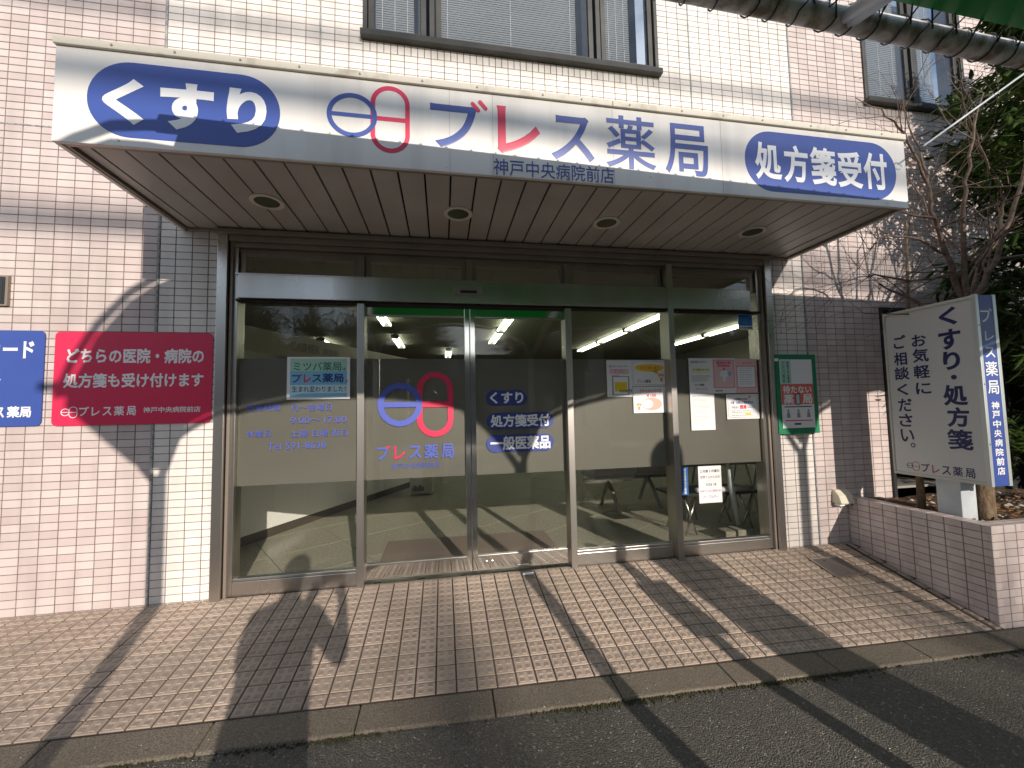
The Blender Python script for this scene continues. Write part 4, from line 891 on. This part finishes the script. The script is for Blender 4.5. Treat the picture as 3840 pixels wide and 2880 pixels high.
# ------------------------------------------------------------------ trees
def branch(m, p, d, r, L, depth, rnd, grav=.0, tw=None, spread=.55):
    n = max(3, int(L/.09)); pts = [p]; rad = [r]
    for i in range(n):
        d = (d+Vector((rnd.gauss(0, .13), rnd.gauss(0, .13), rnd.gauss(0, .10)+grav))).normalized(); p = p+d*L/n; pts.append(p); rad.append(max(r*(1-.62*(i+1)/n), .0011))
        if depth > 0 and i > 0 and rnd.random() < (.50 if depth > 1 else .62):
            a = rnd.uniform(0, 6.28); o = d.orthogonal().normalized(); o2 = d.cross(o)
            nd = (d*rnd.uniform(.55, .9)+(o*math.cos(a)+o2*math.sin(a))*spread+Vector((0, 0, .10))).normalized()
            branch(m, p, nd, max(rad[-1]*.62, .0014), L*rnd.uniform(.35, .62), depth-1, rnd, grav, tw, spread)
    (tw if tw is not None and r < .007 else m).tube(pts, rad, 7 if r > .01 else (5 if r > .004 else 3), caps=False)
    if depth == 0 and tw is not None:
        e = pts[-1]; tw.tube([e-d*.004, e+d*.004, e+d*.012], [.0012, .0034, .0004], 4)
bt = thing('bare_tree', 'leafless many branched tree rising behind the pole sign', 'tree', (3.19, -.66, .34))
rn = random.Random(12); m = MB(); tw = MB()
m.tube([(3.19, -.66, .30), (3.19, -.66, .38), (3.195, -.665, .8), (3.20, -.66, 1.4), (3.22, -.655, 1.9)], [.072, .062, .055, .046, .030], 14)
m.build('trunk', M_bark, bt, smooth=True); m = MB()
LB = [[(3.22, -.655, 1.88), (3.07, -.65, 2.3), (2.98, -.66, 2.54), (2.935, -.66, 2.82), (2.855, -.68, 3.06), (2.72, -.72, 3.2)],
      [(3.22, -.655, 1.88), (3.12, -.72, 2.2), (3.06, -.78, 2.6), (3.10, -.82, 2.95), (3.22, -.85, 3.4)],
      [(3.22, -.655, 1.88), (3.45, -.62, 2.25), (3.67, -.62, 2.53), (3.85, -.6, 2.62), (4.2, -.62, 2.95)],
      [(3.67, -.62, 2.53), (3.655, -.66, 2.73), (3.60, -.68, 2.86), (3.44, -.70, 3.0), (3.27, -.75, 3.23), (3.1, -.8, 3.5)],
      [(3.22, -.655, 1.88), (3.35, -.75, 2.2), (3.42, -.85, 2.6), (3.55, -.9, 3.05), (3.6, -1.0, 3.5)],
      [(3.07, -.65, 2.28), (2.80, -.62, 2.42), (2.55, -.6, 2.40), (2.42, -.62, 2.30)], [(2.98, -.66, 2.54), (2.76, -.6, 2.60), (2.6, -.52, 2.72)],
      [(3.13, -.67, 2.12), (2.85, -.55, 2.10), (2.6, -.5, 2.16), (2.42, -.45, 2.12)], [(2.935, -.66, 2.82), (2.66, -.75, 3.05), (2.42, -.8, 3.18), (2.2, -.78, 3.30)],
      [(3.195, -.66, 1.6), (3.0, -.5, 1.95), (2.75, -.42, 2.12)], [(3.4, -.64, 2.2), (3.3, -.45, 2.6), (3.2, -.35, 3.1), (3.22, -.3, 3.6)], [(3.45, -.62, 2.25), (3.9, -.8, 2.3), (4.3, -.9, 2.5)]]
for L0 in LB:
    L0 = [Vector(p) for p in L0]; r0_ = .021 if L0[0].z < 1.95 else .011; n = len(L0); sub = []
    for i in range(n-1):
        for k_ in range(4): sub.append(L0[i].lerp(L0[i+1], k_/4)+Vector((rn.gauss(0, .007), rn.gauss(0, .007), rn.gauss(0, .005))))
    sub.append(L0[-1]); rad = [r0_*(1-.78*i/(len(sub)-1)) for i in range(len(sub))]
    m.tube(sub, rad, 8, caps=False)
    for i in range(2, len(sub)):
        if rn.random() < .62:
            d = (sub[i]-sub[i-1]).normalized(); nd = (d*.6+Vector((rn.gauss(0, .55), rn.gauss(0, .5), rn.gauss(.15, .4)))).normalized()
            branch(m, sub[i], nd, max(rad[i]*.5, .0028), rn.uniform(.28, .62), 2, rn, .01, tw)
m.build('limbs', M_twig, bt, smooth=True); tw.build('twigs', M_twig, bt, kind='stuff')
st = thing('bare_sapling', 'thin brown leafless trunk close to the left side of the sign post', 'tree', (3.02, -.40, .34))
MB().tube([(3.02, -.40, .30), (3.02, -.40, .6), (3.03, -.39, 1.0), (3.06, -.37, 1.5), (3.12, -.35, 2.1), (3.18, -.34, 2.7)], [.028, .024, .022, .018, .012, .006], 9).build('trunk', M_bark, st, smooth=True)
m = MB(); tw = MB(); rn = random.Random(77)
for z in (2.0, 2.2, 2.4, 2.55, 2.68): branch(m, Vector((3.12+(z-2.1)*.1, -.345, z)), Vector((rn.gauss(-.3, .5), rn.gauss(0, .4), .6)).normalized(), .005, .45, 2, rn, .0, tw)
m.build('limbs', M_twig, st); tw.build('twigs', M_twig, st, kind='stuff')
ev = thing('evergreen_tree', 'dense dark evergreen with long drooping leaves filling the right edge', 'tree', (4.35, -.6, .34))
rn = random.Random(5); m = MB(); lf = MB()
m.tube([(4.35, -.6, .3), (4.33, -.6, 1.2), (4.38, -.58, 2.2), (4.36, -.6, 3.4)], [.07, .06, .045, .02], 10)
for i in range(60):
    z = rn.uniform(.9, 3.4); a = rn.uniform(0, 6.28); L = rn.uniform(.5, .95)*(1 if z < 3 else .75)
    p0 = Vector((4.36, -.6, z)); e = p0+Vector((math.cos(a)*L, math.sin(a)*L*.62, rn.uniform(.1, .6)))
    m.tube([p0, p0.lerp(e, .5)+Vector((0, 0, .05)), e], [.014, .009, .004], 5, caps=False)
m.build('trunk', M_bark, ev, smooth=True)
def cluster(c, n):
    for i in range(n):
        a = rn.uniform(0, 6.28); d = Vector((math.cos(a), math.sin(a), rn.uniform(-1.1, .15))); leaf(lf, c+Vector((rn.gauss(0, .03), rn.gauss(0, .03), rn.gauss(0, .03))), d, Vector((rn.gauss(0, .3), rn.gauss(0, .3), 1)).normalized(), rn.uniform(.09, .17), rn.uniform(.011, .019))
for i in range(1900):
    z = rn.uniform(.75, 4.5); t = (z-.5)/4.1; rr = .98*(1-.45*max(0, t-.65)/.35)*(.8+.28*math.sin(z*4.1)+.12*math.sin(z*9))
    a = rn.uniform(0, 6.28); q = rr*math.sqrt(rn.uniform(.15, 1))
    c = Vector((4.42+math.cos(a)*q*1.08+(.15 if z < 1.5 else 0), -.60+math.sin(a)*q*.55, z+.1*math.sin(a*3)))
    if c.y > -.05 or c.x < 3.42: continue
    cluster(c, 9)
lf.build('crown', mat('evergreen_leaf', (.030, .060, .012), .30, col2=(.065, .11, .022), scale=9), ev)
# ------------------------------------------------------------------ arcade over the pavement (behind and above the camera)
ar = thing('arcade_shelter', 'pipe framed shelter with laced green tarpaulin roof crossing the top right corner', 'shelter', (1, -3.3, -.2))
CXS = [-1.635, .785, 3.205, 5.625]; YC = -3.3; PYP = -1.69
def pz(x): return 2.797-.030*x
m = MB(); pts = [(x, PYP, pz(x)) for x in [-1.75+.25*i for i in range(40)]]
MB().tube(pts, .0440, 20).build('edge_pipe', M_pipe, ar, smooth=True)
MB().tube([(-1.75, -5.55, 3.42), (8, -5.55, 3.30)], .03, 10).build('rear_pipe', M_pipe, ar, smooth=True)
SPR, APX = 2.0, .50
def rib(x):      # height of the arch rib at x
    a = CXS[0]+2.42*math.floor((x-CXS[0])/2.42); t = (x-a)/2.42*2-1; return SPR+.04+APX*math.sqrt(max(0, 1-t*t))**.9
for x in CXS:
    c_ = MB().tube([(x, YC, -.4), (x, YC, SPR)], .048, 16).build('column', M_galv, ar, smooth=True)
    MB().tube([(x, YC, SPR-.05), (x+.03, (YC+PYP)/2-.05, 2.36), (x+.2, PYP, pz(x)-.01)], .026, 10).build('arm', M_galv, ar, smooth=True)
    MB().tube([(x, YC, SPR-.05), (x, -4.0, 2.45), (x, -5.0, 3.1), (x, -5.55, 3.40)], .026, 10).build('arm', M_galv, ar, smooth=True)
for a in CXS[:-1]:
    MB().tube([(a+2.42*i/28, YC, rib(min(max(a+2.42*i/28, a+.001), a+2.419))) for i in range(29)], .022, 10).build('arch_rib', M_galv, ar, smooth=True)
MB().tube([(CXS[0], -5.6, 3.38), (CXS[0], -5.35, 3.48), (CXS[0], -4.8, 3.55), (CXS[0], -4.1, 3.51), (CXS[0], -3.5, 3.40), (CXS[0], -2.9, 3.26), (CXS[0], -2.3, 3.06), (CXS[0], PYP, pz(-1.6))], .028, 10).build('arm', M_galv, ar, smooth=True)
m = MB(); nx = 84; V = []; Fc = []; X0, X1 = CXS[0], CXS[0]+2.42*3
rows = [(-1.772, 0), (-2.2, .3), (-2.7, .66), (-3.3, 1), (-4.0, 1.28), (-4.8, 1.62), (-5.5, 2)]
for y, t in rows:
    for i in range(nx+1):
        x = X0+(X1-X0)*i/nx; zr = rib(min(x, X1-.001))+.03; zf = pz(x)+.022; zb_ = 3.40
        z = zf*(1-t)+zr*t if t <= 1 else zr*(2-t)+zb_*(t-1)
        if 0 < t < 1: z += .05*math.sin(t*math.pi)
        V.append((x, y, z))
n1 = nx+1
for j in range(len(rows)-1):
    for i in range(nx): Fc.append((j*n1+i, j*n1+i+1, (j+1)*n1+i+1, (j+1)*n1+i))
m.add(V, Fc); o = m.build('tarpaulin', M_tarp, ar, smooth=True); q = o.modifiers.new('thickness', 'SOLIDIFY'); q.thickness = .0015
gx = CXS[0]-.004; G = [(-3.3, SPR+.05), (-2.5, 2.42), (-1.84, 2.80), (-2.3, 2.98), (-2.9, 3.20), (-3.5, 3.35), (-4.1, 3.45), (-4.8, 3.46), (-5.3, 3.34), (-5.42, 3.24), (-4.6, 2.74), (-3.9, 2.32)]
MB().prism(Fr((gx, 0, 0), (0, -1, 0), (0, 0, 1)), [(-a_, b_) for a_, b_ in G], 0, .002).build('end_tarpaulin', M_tarp, ar)
x = -1.6; rn = random.Random(9)
while x < 5:
    z = pz(x); r_ = .050; lean = rn.uniform(-.03, .03); P = []
    for i in range(13):
        t = R_(200-330*i/12); P.append((x+lean*(i-6)/6, PYP+math.cos(t)*r_, z+math.sin(t)*r_))
    P = [(x+lean*1.2, -1.775, z+.024)]+P+[(x-lean, -1.77, z+.028)]
    MB().tube(P, .0032, 5).build('lacing_cord', M_black, ar); x += rn.uniform(.105, .135)
for y, z in ((-1.695, .0),):
    o = MB().tube([(1.018, PYP-.01, pz(1.018)-.005), (.93, -2.2, 2.565), (.80, -3.25, 2.05)], .036, 12).build('brace', M_galv, ar, smooth=True)
tag(MB().tube([(2.33, -1.05, 2.78), (3.2, -1.02, 3.35), (3.9, -.98, 3.8)], .006, 8).build('tie_rod', M_galv), 'thin pale metal rod slanting through the branches at the right', 'rod')
tag(MB().tube([(2.33+math.cos(t)*.03, -1.05, 2.77+math.sin(t)*.022) for t in [i*.6 for i in range(10)]], .004, 6).build('hook', M_black), 'small black ring hook at the low end of the slanting rod', 'hook')
# unseen post, and a made-up pillar shape added for its shadow on the paving
o = thing('shadow_pillar', 'unseen tall pillar shape with a narrower round head, added for its shadow', 'pillar', (2.145, -3.9, -.25))
FM = Fr((2.145, -3.9, 0), (1, 0, 0), (0, 0, 1))
MB().prism(FM, rrect(-.21, -.3, .21, 1.85, .05, 6), -.06, .06).build('pillar_body', M_galv, o, bevel=.01); MB().prism(FM, rrect(-.135, 1.851, .135, 2.36, .134, 10), -.05, .05).build('round_head', M_galv, o, bevel=.01)
MB().box(1.90, 2.39, -4.0, -3.8, -.31, -.16).build('footing', M_conc, o, bevel=.01)
o = thing('bus_stop_post', 'round grey post with a small board half way up at the roadside', 'post', (1.445, -2.9, -.25))
MB().tube([(1.445, -2.9, -.3), (1.445, -2.9, 1.22)], .045, 16).build('pole', M_galv, o, smooth=True); MB().box(1.33, 1.56, -2.852, -2.84, .60, .90).build('board', M_galv, o, bevel=.003)
# cables across the street
def cable(p0, p1, sag, r, lab):
    tag(MB().tube([(p0[0]+(p1[0]-p0[0])*t, p0[1]+(p1[1]-p0[1])*t, p0[2]+(p1[2]-p0[2])*t-sag*4*t*(1-t)) for t in [i/24 for i in range(25)]], r, 8).build('utility_cable', M_black, smooth=True), lab, 'cable', 'overhead cables across the street')
def cab(zw, D, slope, r, lab):   # a cable at distance D whose shadow meets the wall at height zw
    z = zw+.365*D; cable((-24, -D, z-slope*29), (34, -D, z+slope*29), .0, r, lab)
cab(3.97, 20, -.012, .052, 'highest thick cable spanning the street'); cab(2.36, 19, -.034, .058, 'lower thick cable spanning the street')
cab(2.50, 24, -.010, .05, 'thin soft cable spanning the street between the others')
# ------------------------------------------------------------------ across the street
ho = thing('hospital_building', 'long low dark building across the street behind the camera', 'building', (0, -32, 0))
MB().box(-50, -4, -38, -31, -.6, 6.6).box(-3.5, 46, -38, -32, -.6, 6.0).build('wall', mat('far_wall', (.17, .165, .155), .8, col2=(.12, .115, .11), scale=.6), ho)
for i in range(18):
    for z in (1.0, 3.9): MB().box(-48+5.1*i, -45.2+5.1*i, -30.97 if i < 9 else -31.97, -30.9 if i < 9 else -31.9, z, z+1.4).build('window', M_bglass, ho)
rn = random.Random(31)
for x, y, h, lab in ((-13, -24, 8.0, 'bare street tree left across the street'), (-8.5, -25.5, 8.3, 'bare street tree left of the shelter'), (-18.5, -26, 8.6, 'bare street tree farthest left'), (19.5, -25, 8.2, 'bare street tree right across the street'), (26, -26, 8.5, 'bare street tree farthest right'),
                     (-3.5, -26, 8.0, 'bare street tree by the gap in the dark building'), (7.5, -25, 8.3, 'bare street tree seen through the middle arch'), (13.5, -26, 8.5, 'bare street tree seen through the right arch')):
    t_ = thing('street_tree', lab, 'tree', (x, y, -.3), 'bare trees across the street'); m = MB(); tw = MB()
    m.tube([(x, y, -.4), (x, y, h*.25), (x+.1, y, h*.4)], [.20, .16, .12], 8); m.build('trunk', M_bark, t_); m = MB()
    for k_ in range(6):
        a = k_*1.05+rn.random(); branch(m, Vector((x+.1, y, h*.38)), Vector((math.cos(a)*.5, math.sin(a)*.3, 1)).normalized(), .15, h*.52, 3, rn, .0, m, .5)
    m.build('limbs', M_twig, t_, kind='stuff')
# ------------------------------------------------------------------ the person taking the picture
def skin(name, verts, edges, rad, m_, parent, sub=2, root=0):
    me = bpy.data.meshes.new(name); me.from_pydata(verts, edges, []); me.materials.append(m_); o = bpy.data.objects.new(name, me); finish(o, parent)
    bm = bmesh.new(); bm.from_mesh(me); ly = bm.verts.layers.skin.verify()
    for i, v in enumerate(bm.verts):
        r = rad[i]; v[ly].radius = (r, r) if not hasattr(r, '__len__') else r; v[ly].use_root = i == root
    bm.to_mesh(me); bm.free(); k = o.modifiers.new('skin', 'SKIN'); k.use_smooth_shade = True; s_ = o.modifiers.new('sub', 'SUBSURF'); s_.levels = s_.render_levels = sub; return o
px, py, pz_ = -.80, -3.42, -.22
pn = thing('person', 'person in a dark coat holding up a phone, shadow falling on the paving', 'person', (px, py, pz_))
V = []; Eg = []; Rd = []; PS = 1.0
def add(p, r, frm=None):
    V.append((px+p[0]*PS, py+(p[1]*PS if p[2] < 1.3 or abs(p[1]) < .1 else p[1]), pz_+p[2]*PS)); Rd.append(tuple(q*PS for q in r) if hasattr(r, '__len__') else r*PS); i = len(V)-1
    if frm is not None: Eg.append((frm, i))
    return i
pel = add((0, 0, .93), (.165, .12)); wa = add((0, 0, 1.10), (.15, .11), pel); ch = add((0, .01, 1.26), (.16, .11), wa); nk = add((0, .0, 1.42), .065, ch); n2 = add((0, .03, 1.48), .055, nk); hd = add((0, .05, 1.56), (.078, .092), n2); ht = add((0, .04, 1.66), (.070, .082), hd)
for s_ in (-1, 1):
    hp = add((s_*.085, 0, .84), .115, pel); kn = add((s_*.085, .02, .47), .095, hp); an = add((s_*.10, 0, .09), .045, kn); add((s_*.11, .14, .05), .04, an)
    sh = add((s_*.17, 0, 1.33), .062, ch); el = add(((.285 if s_ > 0 else -.185), .10, 1.08), .050, sh)
    tx, tyy, tzz = (.060*s_+.165, .275, 1.37); wr = add((tx+s_*.05, tyy-.05, tzz-.07), .030, el); pm = add((tx+s_*.028, tyy, tzz-.015), (.032, .018), wr)
    for k_, (dx, dz, ln) in enumerate(((-.0, .030, 1.), (.0, .010, 1.08), (.0, -.010, 1.), (.0, -.030, .8))):
        a1 = add((tx+s_*.036, tyy+.012, tzz+dz), .0095, pm); a2 = add((tx+s_*.030, tyy+.040, tzz+dz), .0088, a1); add((tx+s_*.030-s_*.026*ln, tyy+.052, tzz+dz), .008, a2)
    a1 = add((tx+s_*.006, tyy-.004, tzz-.03), .0105, pm); add((tx-s_*.016, tyy+.012, tzz-.012), .0095, a1)
bd = skin('body', V, Eg, Rd, mat('dark_coat', (.035, .037, .045), .8), pn)
hc = (px, py+.055, pz_+1.60*PS)
m = MB(); 
for th in range(9):
    for ph in range(16):
        pass
def ball(m, c, rx, ry, rz, z0=-1, z1=1, n=14, k=9):
    V = []; F = []
    for j in range(k+1):
        t = z0+(z1-z0)*j/k; rr = math.sqrt(max(0, 1-t*t))
        for i in range(n): a = 2*math.pi*i/n; V.append((c[0]+rx*rr*math.cos(a), c[1]+ry*rr*math.sin(a), c[2]+rz*t))
    for j in range(k):
        for i in range(n): F.append((j*n+i, j*n+(i+1) % n, (j+1)*n+(i+1) % n, (j+1)*n+i))
    m.add(V, F); return m
ball(MB(), (hc[0], hc[1]-.015, hc[2]+.01), .092, .108, .118, -.35, 1).build('hair', M_black, pn, smooth=True)
ball(MB(), (hc[0], hc[1]+.018, hc[2]-.03), .074, .086, .098).build('face', mat('skin_tone', (.45, .27, .19), .55), pn, smooth=True)
m = MB(); ball(m, (hc[0], hc[1]+.104, hc[2]-.035), .012, .016, .018); 
for s_ in (-1, 1): ball(m, (hc[0]+s_*.078, hc[1]+.01, hc[2]-.02), .010, .018, .028)
m.build('nose_and_ears', mat('skin_tone2', (.43, .25, .18), .55), pn, smooth=True)
ph = thing('smartphone', 'black smartphone held up level in both hands', 'phone', (CP.x, -3.03, 1.17)); MB().box(CP.x-.065, CP.x+.085, -3.040, -3.032, 1.135, 1.21).build('case', M_black, ph, bevel=.003); MB().box(CP.x-.060, CP.x+.080, -3.0412, -3.0402, 1.14, 1.205).build('screen', mat('phone_screen', (.02, .02, .02), .1), ph)
